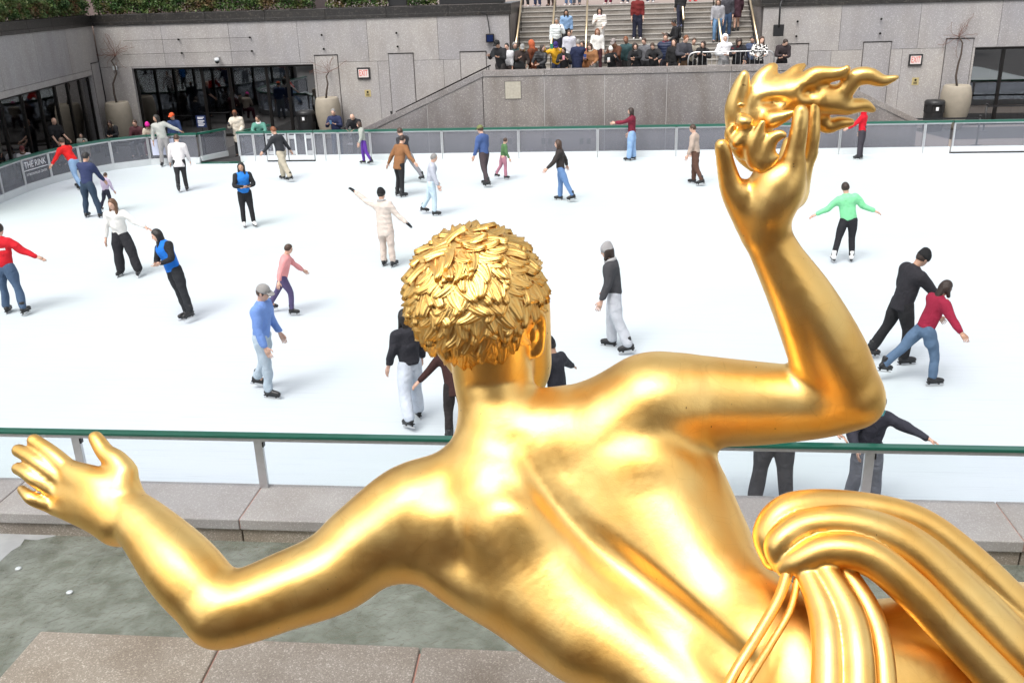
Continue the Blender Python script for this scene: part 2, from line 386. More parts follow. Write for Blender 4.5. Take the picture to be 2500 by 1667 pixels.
        return verts, Q
def wrinkle(V, amp=.007, f=1., seed=0):
    n = np.zeros_like(V); r_ = np.random.RandomState(seed)
    for k in range(7):
        w_ = r_.normal(size=3)*np.array([14, 14, 17])*f; n += np.outer(np.sin(V@w_+r_.uniform(0, 6)), r_.normal(size=3))*amp*.5
    return V+n
def npmesh(name, V, Q, mats, smooth=True, mi=None):
    me = bpy.data.meshes.new(name); nv, nf = len(V), len(Q); w_ = Q.shape[1]
    me.vertices.add(nv); me.vertices.foreach_set('co', np.asarray(V, np.float32).ravel())
    me.loops.add(nf*w_); me.loops.foreach_set('vertex_index', np.asarray(Q, np.int32).ravel())
    me.polygons.add(nf); me.polygons.foreach_set('loop_start', np.arange(0, nf*w_, w_, dtype=np.int32))
    me.polygons.foreach_set('use_smooth', [smooth]*nf)
    for m in mats: me.materials.append(m)
    if mi is not None: me.polygons.foreach_set('material_index', np.asarray(mi, np.int32))
    me.update(calc_edges=True); me.validate(); return me
# ================================================================== SETTING
WY = 39.6
tag(MB().box(-160, 160, -90, 260, -.5, -.32).build('ground', M_floor), kind='structure')
tag(MB().box(-26, 15.2, 33.2, 45, -.3, -.004).box(-26, -14, 9, 33.2, -.3, -.004).build('terrace_floor', M_floor), kind='structure')
tag(MB().box(10.5, 30, 33.36, 45, -.3, .0).build('pavement', M_beige), kind='structure')
# rink outline
CURVE = [(-14.95,33.1),(-15.9,33.12),(-16.8,32.85),(-17.6,32.2),(-18.2,31.3),(-18.6,30.2),(-18.75,28.9),(-18.68,27.5),(-18.5,26.1),(-18.3,24.),(-18.0,20),(-17.5,15),(-16,11),(-14.,9.3)]
rink = [(p[0], p[1]) for p in CURVE]+[(22, 9.3), (24, 14), (24, 28), (20, 33.25), (-13.4, 33.25), (-14.95, 33.1)]
tag(MB().prism(rink, -.25, .004).build('ice', M_ice), kind='structure')
tag(MB().box(-15.1, -13.35, 32.98, 33.34, 0, .012).build('threshold', M_green), kind='structure')
tag(MB().box(-15.3, -13.3, 33.35, 39.4, -.01, .012).build('mat_runner', M_mat), kind='structure')
tag(MB().add([(12.6, 36.2, .006), (22, 36.6, .006), (22, 39.2, .006), (10.8+1.0, 39.2, .006)], [(0, 1, 2, 3)]).build('mat_runner', M_mat), kind='structure')

# ---------------- main wall with slabs, openings and pilasters
def opening_wall(root, x0, x1, ops, pil, z1=4.72, zj=3.02, thick=.5, backing=True, sgn=1):
    """wall in local XZ at y=0 facing -y. ops: openings (x0,x1,z1)"""
    # upper band slabs
    n = max(1, round((x1-x0)/3.1)); xs = [x0+(x1-x0)*i/n for i in range(n+1)]
    for a, b in zip(xs[:-1], xs[1:]):
        MB().box(a+.006, b-.006, 0, thick, zj+.006, z1).build('wall_slab', M_gran, root, bevel=.004)
    cuts = sorted([x0]+[q for o in ops for q in o[:2]]+[x1])
    for a, b in zip(cuts[::2], cuts[1::2]):
        if b-a < .1: continue
        m = max(1, round((b-a)/2.6)); ys = [a+(b-a)*i/m for i in range(m+1)]
        for p, q in zip(ys[:-1], ys[1:]):
            MB().box(p+.005, q-.005, 0, thick, 0, zj-.006).build('wall_slab', M_gran, root, bevel=.004)
    for o in ops: MB().box(o[0], o[1], 0, thick, o[2], zj-.006).build('lintel', M_gran, root)
    MB().box(x0, x1, .03, thick-.05, zj-.02, z1-.02).build('mortar_joint', M_joint, root)
    for p0, p1, zt in pil:     # shallow raised pilaster panel with dark shadow gap
        MB().box(p0-.03, p0, -.012, 0, .0, zt).box(p1, p1+.03, -.012, 0, .0, zt).build('shadow_gap', M_joint, root)
        MB().box(p0-.03, p1+.03, -.05, 0, zt, zt+.03).build('bead', M_frame, root)
        MB().box(p0, p1, -.035, 0, 0, zt).build('pilaster', M_gran, root, bevel=.004)
def cap(root, x0, x1, z=4.72, d=.62):
    n = max(1, round((x1-x0)/2.4)); xs = [x0+(x1-x0)*i/n for i in range(n+1)]
    for a, b in zip(xs[:-1], xs[1:]):
        MB().box(a+.004, b-.004, -.06, d, z, z+.13).build('cap_stone', M_cap, root, bevel=.006)
        MB().box(a+.004, b-.004, -.02, d-.02, z+.13, z+.42).build('cap_stone', M_cap, root, bevel=.008)
def glazing(root, x0, x1, zt, mull, yin=.22, belt=False):
    fr = MB().box(x0, x1, yin-.03, yin+.06, zt-.09, zt).box(x0, x1, yin-.03, yin+.06, 0, .12)
    fr.build('window_frame', M_frame, root)
    edges = [x0]+mull+[x1]
    for x in edges:
        MB().box(x-.06, x+.06, yin-.05, yin+.07, 0, zt-.09).build('mullion', M_frame, root)
    for a, b in zip(edges[:-1], edges[1:]):
        MB().box(a+.06, b-.06, yin, yin+.015, .12, zt-.09).build('pane', M_glass, root)
    MB().box(x0, x1, yin-.02, .75, zt-.001, zt+.02).build('soffit', M_frame, root)
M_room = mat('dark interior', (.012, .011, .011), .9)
M_roomw = mat('pale counter', (.55,.60,.68), .6); M_roomr = mat('red garment', (.35,.02,.02), .8); M_wood = mat('warm wood', (.12,.05,.025), .5)
wl = thing('terrace_wall', 'speckled grey granite wall with dark glazed doors, left of the wide stairs', 'wall', (0, WY, 0))
pp = lambda x, r=WY: A(x, 150, r)[0]
px = [A(x, 133, WY)[0] for x in (949, 1008)]
opening_wall(wl, -21.75, -4.05, [(-20.35, -12.37, 2.96)], [(-12.25, -11.3, 3.3), (px[0], px[1], 3.3), (-6.1, -5.05, 3.3)])
cap(wl, -21.9, -3.95)
glazing(wl, -20.35, -12.37, 2.96, [-17.35, -16.15, -14.5, -13.6])
wr = thing('terrace_wall', 'speckled grey granite wall with glazed doors, right of the wide stairs', 'wall', (0, WY, 0))
pa = [A(x, 100, WY)[0] for x in (1912, 1974, 2110, 2176, 2311, 2376)]
opening_wall(wr, 6.02, 24, [(pa[5]+.12, 23, 3.02)], [(pa[0], pa[1], 3.3), (pa[2], pa[3], 3.3), (pa[4], pa[5], 3.35)], zj=3.02)
cap(wr, 5.9, 24)
glazing(wr, pa[5]+.12, 23, 3.0, [A(2452, 150, WY)[0], 18, 20.5])
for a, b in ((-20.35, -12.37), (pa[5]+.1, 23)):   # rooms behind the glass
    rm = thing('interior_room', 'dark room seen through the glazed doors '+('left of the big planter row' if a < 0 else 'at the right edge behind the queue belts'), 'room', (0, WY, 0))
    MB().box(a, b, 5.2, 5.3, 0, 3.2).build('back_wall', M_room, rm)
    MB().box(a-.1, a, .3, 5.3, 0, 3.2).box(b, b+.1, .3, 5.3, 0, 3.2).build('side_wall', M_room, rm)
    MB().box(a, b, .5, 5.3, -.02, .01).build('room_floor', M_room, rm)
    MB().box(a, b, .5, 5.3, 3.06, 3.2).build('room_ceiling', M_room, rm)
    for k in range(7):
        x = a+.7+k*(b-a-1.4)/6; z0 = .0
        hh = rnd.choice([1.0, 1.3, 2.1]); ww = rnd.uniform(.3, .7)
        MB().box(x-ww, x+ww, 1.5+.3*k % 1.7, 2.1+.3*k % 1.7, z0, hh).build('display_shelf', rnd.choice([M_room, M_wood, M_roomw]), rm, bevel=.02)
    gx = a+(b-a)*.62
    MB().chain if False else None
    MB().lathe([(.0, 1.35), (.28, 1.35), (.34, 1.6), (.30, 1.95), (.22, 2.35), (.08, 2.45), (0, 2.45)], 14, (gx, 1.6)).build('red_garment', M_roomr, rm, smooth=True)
# angled wall at the left
ang = math.atan2(25-39.6, -18.9+21.8)
wa = thing('terrace_wall', 'angled granite wall with a long dark window band at the left edge', 'wall', (-21.8, WY, 0), rz=ang+math.pi)
# local x runs from the corner backwards: build along negative x
opening_wall(wa, -16.5, .0, [(-16.4, -1.05, 2.8)], [(-1.0, -.1, 3.25)], z1=4.72)
cap(wa, -16.5, .15)
glazing(wa, -16.4, -1.05, 2.8, [-14, -12, -10, -8.2, -6.6, -5, -3.6, -2.2])
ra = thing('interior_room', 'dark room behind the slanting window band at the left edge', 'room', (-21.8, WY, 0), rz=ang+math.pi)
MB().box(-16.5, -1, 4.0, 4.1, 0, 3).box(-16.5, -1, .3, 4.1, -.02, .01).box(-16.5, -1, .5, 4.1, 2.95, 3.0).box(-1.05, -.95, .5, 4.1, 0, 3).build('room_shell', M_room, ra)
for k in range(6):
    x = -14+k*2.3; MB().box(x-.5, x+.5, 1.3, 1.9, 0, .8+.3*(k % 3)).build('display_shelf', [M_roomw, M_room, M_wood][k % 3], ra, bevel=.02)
# plaza slabs behind the walls (top of the terrace walls)
def wtl(o, p):  # local->world for wa
    c, s = math.cos(ang+math.pi), math.sin(ang+math.pi); return (-21.8+c*p[0]-s*p[1], WY+s*p[0]+c*p[1])
ZP = 4.9
tag(MB().box(-60, -4.6, WY+.55, 120, 3.25, ZP).box(6.6, 60, WY+.55, 120, 3.25, ZP).box(-4.6, 6.6, 43.95, 120, 1.5, ZP).build('plaza', mat('pinkish plaza paving', (.26,.20,.175), .7, noise=.15, nscale=2)), kind='structure')
tag(MB().prism([wtl(0, (-17, .55)), wtl(0, (0.2, .55)), (-23, 46), (-60, 46), (-60, 20)], 3.25, ZP-.01).build('plaza', mat('pinkish plaza paving', (.26,.20,.175))), kind='structure')

# ---------------- wide stair
N = 14; S0 = 39.2; R0 = 2.2; RISE = (ZP-R0)/N; TR = .34
st = thing('staircase', 'wide stone staircase rising from the landing to the plaza, crowded with visitors', 'staircase', (0, S0, R0))
for i in range(N):
    MB().box(-3.95, 5.95, i*TR, N*TR+.2, i*RISE, (i+1)*RISE-.045).build('riser', M_step, st)
    MB().box(-3.95, 5.95, i*TR-.03, (i+1)*TR+.02, (i+1)*RISE-.045, (i+1)*RISE).build('tread', M_nose if i < N else M_step, st, bevel=.008)
tag(MB().box(-8.6, 10.3, 33.95, 39.2, 0, .02).box(-4.4, 6.5, 34.02, 39.2, .02, R0).build('landing', M_step), kind='structure')
for sx, nm in ((-4.05, 'left'), (6.02, 'right')):
    ck = thing('stair_side_wall', 'granite side wall running up along the %s edge of the wide stairs' % nm, 'wall', (0, WY, 0))
    a, b = (sx-.5, sx) if sx < 0 else (sx, sx+.5)
    a2, b2 = (a, b)
    for j in range(3):
        MB().box(a2+(.01 if sx<0 else 0), b2-(0 if sx<0 else .01), .52+j*1.6, .52+(j+1)*1.6-.01, 1.95, 4.72+.28*j*0).build('wall_slab', M_gran2, ck)
    MB().box(a2-.02, b2+.02, .56, 6.3, 4.72, 5.14).build('cap_stone', M_cap, ck, bevel=.01)
# handrails
def rail(x, y0, y1, lab, zt=.95, lower=False, posts=True, wall=False):
    r = thing('handrail', lab, 'handrail', (x, y0, 0))
    zf = lambda y: R0+max(0, (y-S0)/TR)*RISE
    pts = [(0, y-y0, zf(y)+zt) for y in (y0, y1)]
    MB().tube(pts, .045, 10).build('rail_tube', M_brass, r, smooth=True)
    n = 5
    for i in range(n):
        y = y0+(y1-y0)*(i+.15)/n
        if wall: MB().tube([(0, y-y0, zf(y)+zt), (0, y-y0, zf(y)+zt-.1), (.12 if x > 0 else -.12, y-y0, zf(y)+zt-.1)], .015, 6).build('bracket', M_frame, r)
        else: MB().tube([(0, y-y0, zf(y)), (0, y-y0, zf(y)+zt)], .02, 6).build('post', M_frame, r)
rail(-3.8, 38.9, 44.2, 'brass handrail on the left edge of the stairs')
rail(-2.35, 38.9, 44.2, 'brass handrail on black posts, second from the left, by the white puffer jacket')
rail(-.95, 38.9, 44.2, 'brass handrail in the middle of the stairs, left of the cream coats')
rail(3.05, 41.2, 44.2, 'short brass handrail at the top of the stairs above the man with a backpack')
rail(4.45, 38.9, 44.2, 'brass handrail on black posts behind the white hooded visitor')
rail(5.85, 38.9, 44.2, 'brass wall handrail on the right edge of the stairs', wall=True)

# ---------------- podium with parapet in front of the landing
PY = 33.9
pd = thing('podium_wall', 'speckled brown granite podium wall with sloping ends below the crowd', 'wall', (0, PY, 0))
XL, XR = -4.45, 6.6
segs = [A(x, 250, PY)[0] for x in (1178, 1329, 1476, 1627, 1780)]+[XR]
for a, b in zip(segs[:-1], segs[1:]):
    MB().box(a+.012, b-.012, 0, .3, 0, 2.78).build('wall_panel', M_gran2, pd, bevel=.005)
MB().box(XL, XR, .02, .28, 0, 2.79).build('sealant_joint', M_jpale, pd)
# sloping ends
zl = lambda x: 2.79+(x-XL)*(2.79-.86)/(XL+8.9)   # left slope
mid = A(1042, 260, PY)[0]
MB().prismy([(mid+.012, 0), (XL-.012, 0), (XL-.012, zl(XL)), (mid+.012, zl(mid))], 0, .3).build('wall_panel', M_gran2, pd)
MB().prismy([(-8.9, 0), (mid-.012, 0), (mid-.012, zl(mid)), (-8.9, .86)], 0, .3).build('wall_panel', M_gran2, pd)
MB().prismy([(-8.95, 0), (XL, 0), (XL, 2.78), (-8.95, .85)], .02, .28).build('sealant_joint', M_jpale, pd)
zr = lambda x: 2.79-(x-XR)*(2.79-.9)/(10.45-XR)
mr = 8.6
MB().prismy([(XR+.012, 0), (mr-.012, 0), (mr-.012, zr(mr)), (XR+.012, 2.79)], 0, .3).build('wall_panel', M_gran2, pd)
MB().prismy([(mr+.012, 0), (10.6, 0), (10.6, zr(10.5)), (mr+.012, zr(mr))], 0, .3).build('wall_panel', M_gran2, pd)
MB().prismy([(XR, 0), (10.58, 0), (10.58, zr(10.52)), (XR, 2.78)], .02, .28).build('sealant_joint', M_jpale, pd)
caps = [XL]+[A(x, 175, PY)[0] for x in (1330, 1480, 1630, 1785)]+[XR]
M_gcap = granite('coping granite', (.235,.215,.205), (.17,.155,.15), (.34,.32,.31), 120, .3, .5, seed=4)
for a, b in zip(caps[:-1], caps[1:]): MB().box(a+.004, b-.004, -.03, .36, 2.8, 3.0).build('coping_stone', M_gcap, pd, bevel=.008)
MB().prismy([(-8.95, .86), (XL-.004, 2.8), (XL-.004, 3.0), (-8.95, 1.06)], -.03, .36).build('coping_stone', M_gcap, pd, bevel=.008)
MB().prismy([(XR+.004, 2.8), (10.62, .86), (10.62, 1.06), (XR+.004, 3.0)], -.03, .36).build('coping_stone', M_gcap, pd, bevel=.008)
q = [A(x, y, PY) for x, y in ((1233, 200), (1272, 241))]
MB().box(q[0][0]-.02, q[1][0]+.02, -.012, 0, q[1][2]-.02, q[0][2]+.02).build('frame', M_joint, pd)
MB().box(q[0][0], q[1][0], -.02, 0, q[1][2], q[0][2]).build('blank_plate', mat('buff stone plate', (.34,.31,.25), .6, noise=.25, nscale=14), pd)
for x in (1225, 1245, 1327, 1343, 1420, 1437): # small vents low on the wall seen through the boards
    c = A(x, 345, PY); MB().box(c[0]-.07, c[0]+.07, -.006, 0, c[2]-.1, c[2]+.1).build('vent', M_joint, pd)
# side stairs behind the slopes, with thin rail
for sgn, x0, x1 in ((-1, XL, -9.1), (1, XR, 10.7)):
    ss = thing('side_stairs', 'narrow side stairs descending %s behind the sloping podium end' % ('left' if sgn < 0 else 'right'), 'staircase', (0, PY+.4, 0))
    n = 11
    for i in range(n):
        a = x0+(x1-x0)*i/n; b = x0+(x1-x0)*(i+1)/n
        MB().box(min(a, b), max(a, b), 0, 3.0, 0, R0*(1-(i+1)/(n+.5))).build('step', M_step, ss)
hr = thing('handrail', 'thin dark handrail sloping down behind the left end of the podium', 'handrail', (0, PY+.55, 0))
e0, e1 = A(967, 274, PY+.55), A(1198, 160, PY+.55)
MB().tube([(e0[0], 0, e0[2]), (e1[0], 0, e1[2])], .025, 6).build('rail_tube', M_frame, hr)
for t in (.02, .25, .5, .75, .98):
    p = e0+(e1-e0)*t; MB().tube([(p[0], 0, p[2]), (p[0], 0, p[2]-.45)], .015, 5).build('post', M_frame, hr)

# ---------------- dasher boards along the far side
db = thing('dasher_board', 'long glazed rink barrier with green top rail along the far side', 'barrier', (0, 33.3, 0))
def board(root, pts, post_at, z0=0., kick=.23):
    """pts polyline (local). post_at: list of local points with tangent; panels between consecutive posts"""
    for a, b in zip(pts[:-1], pts[1:]):
        a = np.array(a[:2], float); b = np.array(b[:2], float); d = b-a; L_ = np.linalg.norm(d); d /= L_; n = np.array([-d[1], d[0]])
        def bar(name, u0, u1, v0, v1, za, zb, m, bev=0):
            poly = [a+d*u0+n*v0, a+d*u1+n*v0, a+d*u1+n*v1, a+d*u0+n*v1]
            return MB().prism([tuple(p) for p in poly], za, zb).build(name, m, root, bevel=bev)
        bar('kick_board', .008, L_-.008, -.05, .05, 0, kick, M_white)
        bar('panel', .05, L_-.05, -.006, .006, kick, 1.0, M_pane)
        bar('post', -.045, -.004, -.04, .04, kick, 1.02, M_alu); bar('post', .004, .045, -.04, .04, kick, 1.02, M_alu)
        bar('frame_bar', .045, L_-.045, -.03, .03, .985, 1.04, M_alu)
xs = [A(x, 340, 33.3)[0] for x in (619, 826, 904, 1079, 1266, 1459, 1651, 1850, 2050, 2255, 2321)]
left = [A(x, 340, 33.3)[0] for x in (582, 619)]
xa = [left[0], left[1]]
gates = [A(x, 340, 33.3)[0] for x in (648, 702, 766, 792, 826)]
allx = [left[0], left[1], gates[0]]
board(db, [(x, 0) for x in allx], None)
board(db, [(x, 0) for x in [gates[2], gates[3], gates[4]]+xs[2:]], None)
board(db, [(x, 0) for x in (14.05, 16.8, 19.5)], None)
MB().strip([(left[0]-.05, 0), (gates[0]-.02, 0)], .065, 1.04, 1.11).strip([(gates[2]+.02, 0), (xs[-1]-.01, 0)], .065, 1.04, 1.11).strip([(14.05, 0), (19.6, 0)], .065, 1.04, 1.11).build('top_rail', M_green, db)
def gate(x0, x1, lab, bars=True):
    g = thing('rink_gate', lab, 'gate', (0, 33.28, 0), 'gates in the far rink barrier')
    MB().box(x0+.02, x1-.02, -.05, .05, .05, .24).build('kick_board', M_white, g)
    MB().box(x0+.02, x1-.02, -.06, -.05, .03, .06).build('bottom_seal', M_black, g)
    for x in (x0+.02, x1-.08): MB().box(x, x+.06, -.04, .04, .24, 1.04).build('post', M_alu, g)
    if bars:
        for x in (x0+.27, x1-.33): MB().box(x, x+.055, -.03, .03, .24, 1.0).build('post', M_white, g)
        for x in (x0+.08, x1-.27):
            for z in (.26, .82): MB().box(x, x+.19, -.02, .02, z, z+.13).build('latch_plate', M_alu, g)
    MB().box(x0+.08, x1-.08, -.006, .006, .24, 1.0).build('panel', M_pane, g)
    MB().box(x0+.02, x1-.02, -.03, .03, 1.0, 1.04).build('frame_bar', M_alu, g)
    MB().box(x0+.005, x1-.005, -.065, .065, 1.04, 1.11).build('top_rail', M_green, g)
gate(gates[0], gates[1], 'left of the two narrow white-barred gates, behind the skater in khaki trousers')
gate(gates[1], gates[2], 'right of the two narrow white-barred gates, right of the skater in khaki trousers')
gate(xs[-1]+.02, 14.03, 'wide plain gate in the far barrier at the right edge', False)
gs = thing('barrier_return', 'short green-railed barrier running back from the rink entrance beside the teal jacket', 'barrier', (0, 33.35, 0))
board(gs, [(left[0], .06), (left[0]+.5, 1.7)], None)
MB().strip([(left[0], .06), (left[0]+.55, 1.8)], .065, 1.04, 1.11).build('top_rail', M_green, gs)
# curved part at the left
cb = thing('curved_dasher_board', 'curved glazed rink barrier with green top rail at the left corner', 'barrier', (0, 0, 0))
CP_ = CURVE[:]
posts = [CP_[0], (-15.75,33.1), (-16.75, 32.87), (-17.75,32.0), (-18.35, 30.9), (-18.68,29.6), (-18.75, 28.2), (-18.62, 26.8), (-18.4, 25.0), (-18.2, 23)]
board(cb, [p for p in posts[::-1]], None)
fine = []
for i in range(len(posts)-1):
    for s_ in range(3):
        t = s_/3; fine.append((posts[i][0]*(1-t)+posts[i+1][0]*t, posts[i][1]*(1-t)+posts[i+1][1]*t))
fine.append(posts[-1])
MB().strip(fine, .065, 1.04, 1.11).build('top_rail', M_green, cb)
# open gate leaf at the entrance
ol = thing('rink_gate', 'open gate leaf swung back at the entrance beside the grey jacket skater', 'gate', (-14.95, 33.15, 0), 'gates in the far rink barrier', rz=RAD(62))
MB().box(.03, 1.25, -.05, .05, .08, .26).build('kick_board', M_white, ol); MB().box(.08, 1.2, -.006, .006, .26, 1.).build('panel', M_pane, ol)
for x in (.03, 1.19): MB().box(x, x+.06, -.04, .04, .26, 1.04).build('post', M_alu, ol)
MB().box(0, 1.27, -.065, .065, 1.04, 1.11).build('top_rail', M_green, ol)

def text(s, name, m, loc, rot, size, parent=None, ext=.004, sx=1., align='CENTER'):
    cu = bpy.data.curves.new(name, 'FONT'); cu.body = s; cu.size = size; cu.extrude = ext; cu.align_x = align; cu.align_y = 'CENTER'; cu.resolution_u = 4
    tmp = bpy.data.objects.new('tmp', cu); COL.objects.link(tmp); dg = bpy.context.evaluated_depsgraph_get(); dg.update()
    me = bpy.data.meshes.new_from_object(tmp.evaluated_get(dg)); bpy.data.objects.remove(tmp)
    me.materials.clear(); me.materials.append(m)
    o = bpy.data.objects.new(name, me); COL.objects.link(o)
    if parent: o.parent = parent
    o.location = [float(c) for c in loc]; o.rotation_euler = rot; o.scale = (sx, 1, 1); return o
# lettering on the curved board, between posts 5 and 6 (inner face)
pa_, pb_ = np.array(posts[5]), np.array(posts[6]); mid_ = (pa_+pb_)/2; dd = (pa_-pb_)/np.linalg.norm(pa_-pb_); nn_ = np.array([dd[1], -dd[0]])
if nn_[0] < 0: nn_ = -nn_
rz = math.atan2(dd[1], dd[0]); off = mid_+nn_*.012
text('THE RINK', 'lettering', M_print, (off[0], off[1], .80), (math.pi/2, 0, rz), .29, cb, .001, .88)
text('AT ROCKEFELLER CENTER', 'lettering', M_print, (off[0], off[1], .50), (math.pi/2, 0, rz), .105, cb, .001, .86)
e1 = off-dd*.62; e2 = off+dd*.72
MB().strip([tuple(e1), tuple(e2)], .001, .63, .655).build('underline', M_print, cb)
c = (np.array(posts[1])+np.array(posts[2]))/2
pst = MB(); d = np.array(posts[1])-np.array(posts[2]); d /= np.linalg.norm(d); n = np.array([d[1], -d[0]]); n = n if n[1] < 0 else -n
cc = c+n*.014
pst.prism([tuple(cc-d*.40), tuple(cc+d*.40), tuple(cc+d*.40+n*.004), tuple(cc-d*.40+n*.004)], .35, .93)
tag(pst.build('poster', mat('pale lilac poster', (.60,.63,.78), .5)), 'plain pale lilac sheet fixed to the curved barrier by the grey jacket skater', 'poster')

# ---------------- near side: ledge, railing, basin, plinth
lg = thing('granite_ledge', 'grey granite ledge below the near green railing', 'ledge', (0, 8.44, 0))
jx = [-14, -10.5, -6.9, G(633, 1195, .4)[0], -.6, 2.2, G(2442, 1240, .4)[0], 8.5, 12, 16]
for a, b in zip(jx[:-1], jx[1:]):
    MB().box(a+.006, b-.006, 0, .79, .27, .4).build('ledge_stone', M_ledge, lg, bevel=.012)
    MB().box(a+.008, b-.008, .04, .78, -.15, .262).build('base_stone', M_plinth, lg, bevel=.01)
MB().box(-14, 16, .02, .77, .275, .385).build('sealant_joint', M_jpink, lg); MB().box(-14, 16, .08, .77, -.15, .27).build('core', M_joint, lg)
tag(MB().box(-18, 24, 9.23, 9.31, -.2, .32).build('kick_strip', M_white), 'low white kick strip behind the near granite ledge', 'strip')
nr = thing('railing', 'green-topped metal railing on the near granite ledge behind the statue', 'railing', (0, 9.15, 0))
MB().box(-13, 15, -.05, .05, 1.045, 1.085).build('top_rail', M_green, nr, bevel=.008)
MB().box(-13, 15, -.035, .035, 1.005, 1.043).build('under_rail', M_alu, nr)
for x in (-8.35, -6.13, -3.94, -1.7, .55, 2.79, 5.0, 7.25):
    MB().box(x-.05, x+.05, -.025, .025, .4, 1.003).build('post', M_alu, nr, bevel=.004)
    MB().box(x+.05, x+.065, -.03, .03, .93, .99).build('bolt_plate', M_frame, nr)
MB().box(-13, 15, -.008, .008, .42, 1.0).build('panel', glassmat('clean clear panel', (.97,.98,.99), 0, .02, .02), nr)
tag(MB().box(-14, 16, 1.0, 8.6, -.32, -.16).build('basin_floor', mat('basin paving', (.26,.26,.21), .8, noise=.4, nscale=2.2)), kind='structure')
M_crack = mat('dark basin joint', (.03,.03,.025), .9)
def flatline(pts, wd, z, m, name): 
    return MB().strip(pts, wd, z, z+.004).build(name, m)
tag(flatline([tuple(G(262, 1345, -.16)[:2]), tuple(G(112, 1530, -.16)[:2]), (-5.9, 5.2)], .012, -.159, M_crack, 'basin_joint'), kind='structure')
tag(flatline([(-12, G(10, 1560, -.16)[1]), tuple(G(55, 1557, -.16)[:2])], .01, -.159, M_crack, 'basin_joint'), kind='structure')
def watermat():
    m = bpy.data.materials.new('fountain water'); m.use_nodes = True; t = m.node_tree; t.nodes.clear(); L = t.links.new
    tc = t.nodes.new('ShaderNodeTexCoord')
    n = t.nodes.new('ShaderNodeTexNoise'); n.inputs['Scale'].default_value = 13; n.inputs['Detail'].default_value = 6; n.inputs['Distortion'].default_value = .8; L(tc.outputs['Object'], n.inputs['Vector'])
    n3 = t.nodes.new('ShaderNodeTexNoise'); n3.inputs['Scale'].default_value = 4; n3.inputs['Detail'].default_value = 8; n3.inputs['Distortion'].default_value = .5; L(tc.outputs['Object'], n3.inputs['Vector'])
    bp = t.nodes.new('ShaderNodeBump'); bp.inputs['Strength'].default_value = .9; bp.inputs['Distance'].default_value = .05; L(n.outputs[0], bp.inputs['Height'])
    tr = t.nodes.new('ShaderNodeBsdfTransparent'); tr.inputs[0].default_value = (.80,.86,.78,1)
    gl = t.nodes.new('ShaderNodeBsdfGlossy'); gl.inputs['Roughness'].default_value = .06; L(bp.outputs[0], gl.inputs['Normal'])
    df = t.nodes.new('ShaderNodeBsdfDiffuse'); 
    r = t.nodes.new('ShaderNodeValToRGB'); r.color_ramp.elements[0].position = .36; r.color_ramp.elements[1].position = .66
    r.color_ramp.elements[0].color = (.20,.215,.175,1); r.color_ramp.elements[1].color = (.33,.355,.31,1); L(n3.outputs[0], r.inputs[0]); L(r.outputs[0], df.inputs[0])
    m0 = t.nodes.new('ShaderNodeMixShader'); m0.inputs[0].default_value = .6; L(tr.outputs[0], m0.inputs[1]); L(df.outputs[0], m0.inputs[2])
    fr = t.nodes.new('ShaderNodeFresnel'); fr.inputs[0].default_value = 1.33; L(bp.outputs[0], fr.inputs['Normal'])
    m2 = t.nodes.new('ShaderNodeMixShader'); L(fr.outputs[0], m2.inputs[0]); L(m0.outputs[0], m2.inputs[1]); L(gl.outputs[0], m2.inputs[2])
    o = t.nodes.new('ShaderNodeOutputMaterial'); L(m2.outputs[0], o.inputs[0]); return m
tag(MB().add([(-14, 1, .1), (16, 1, .1), (16, 8.478, .1), (-14, 8.478, .1)], [(0, 1, 2, 3)]).build('water', watermat()), kind='structure')
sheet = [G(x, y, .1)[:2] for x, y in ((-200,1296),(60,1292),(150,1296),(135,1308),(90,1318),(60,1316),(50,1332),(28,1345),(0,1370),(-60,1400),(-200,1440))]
tag(MB().prism([tuple(p) for p in sheet], .098, .104).build('pale_reflection', mat('painted pool reflection', (.36,.37,.37), .25, noise=.25, nscale=5)), kind='structure')  # flat pale patch: a whitish reflection on the pool, put into the colour
pl = thing('fountain_plinth', 'weathered stone slab platform in the basin below the statue', 'platform', (0, 0, 0))
jn = [-.37-2*3.05, None]
ja = G(525, 1592, .4); jb = G(498, 1667, .4); jc = G(1025, 1586, .4); jd = G(1013, 1667, .4)
cutx = [(-5.11, -5.11), (float(ja[0]), float(jb[0])), (float(jc[0]), float(jd[0])), (1.6, 1.6), (4, 4), (7, 7)]
for (a, a2), (b, b2) in zip(cutx[:-1], cutx[1:]):
    k = (6.5-1.6)/(6.5-5.95)
    A2 = a+(a2-a)*k*.5; B2 = b+(b2-b)*k*.5
    MB().prism([(A2+.008, 1.6), (B2-.008, 1.6), (b-.008, 6.5), (a+.008, 6.5)], -.16, .4).build('plinth_slab', M_plinth, pl, bevel=.02)
MB().box(-5.0, 6.9, 1.7, 6.44, -.16, .37).build('sealant_joint', M_jpink, pl)

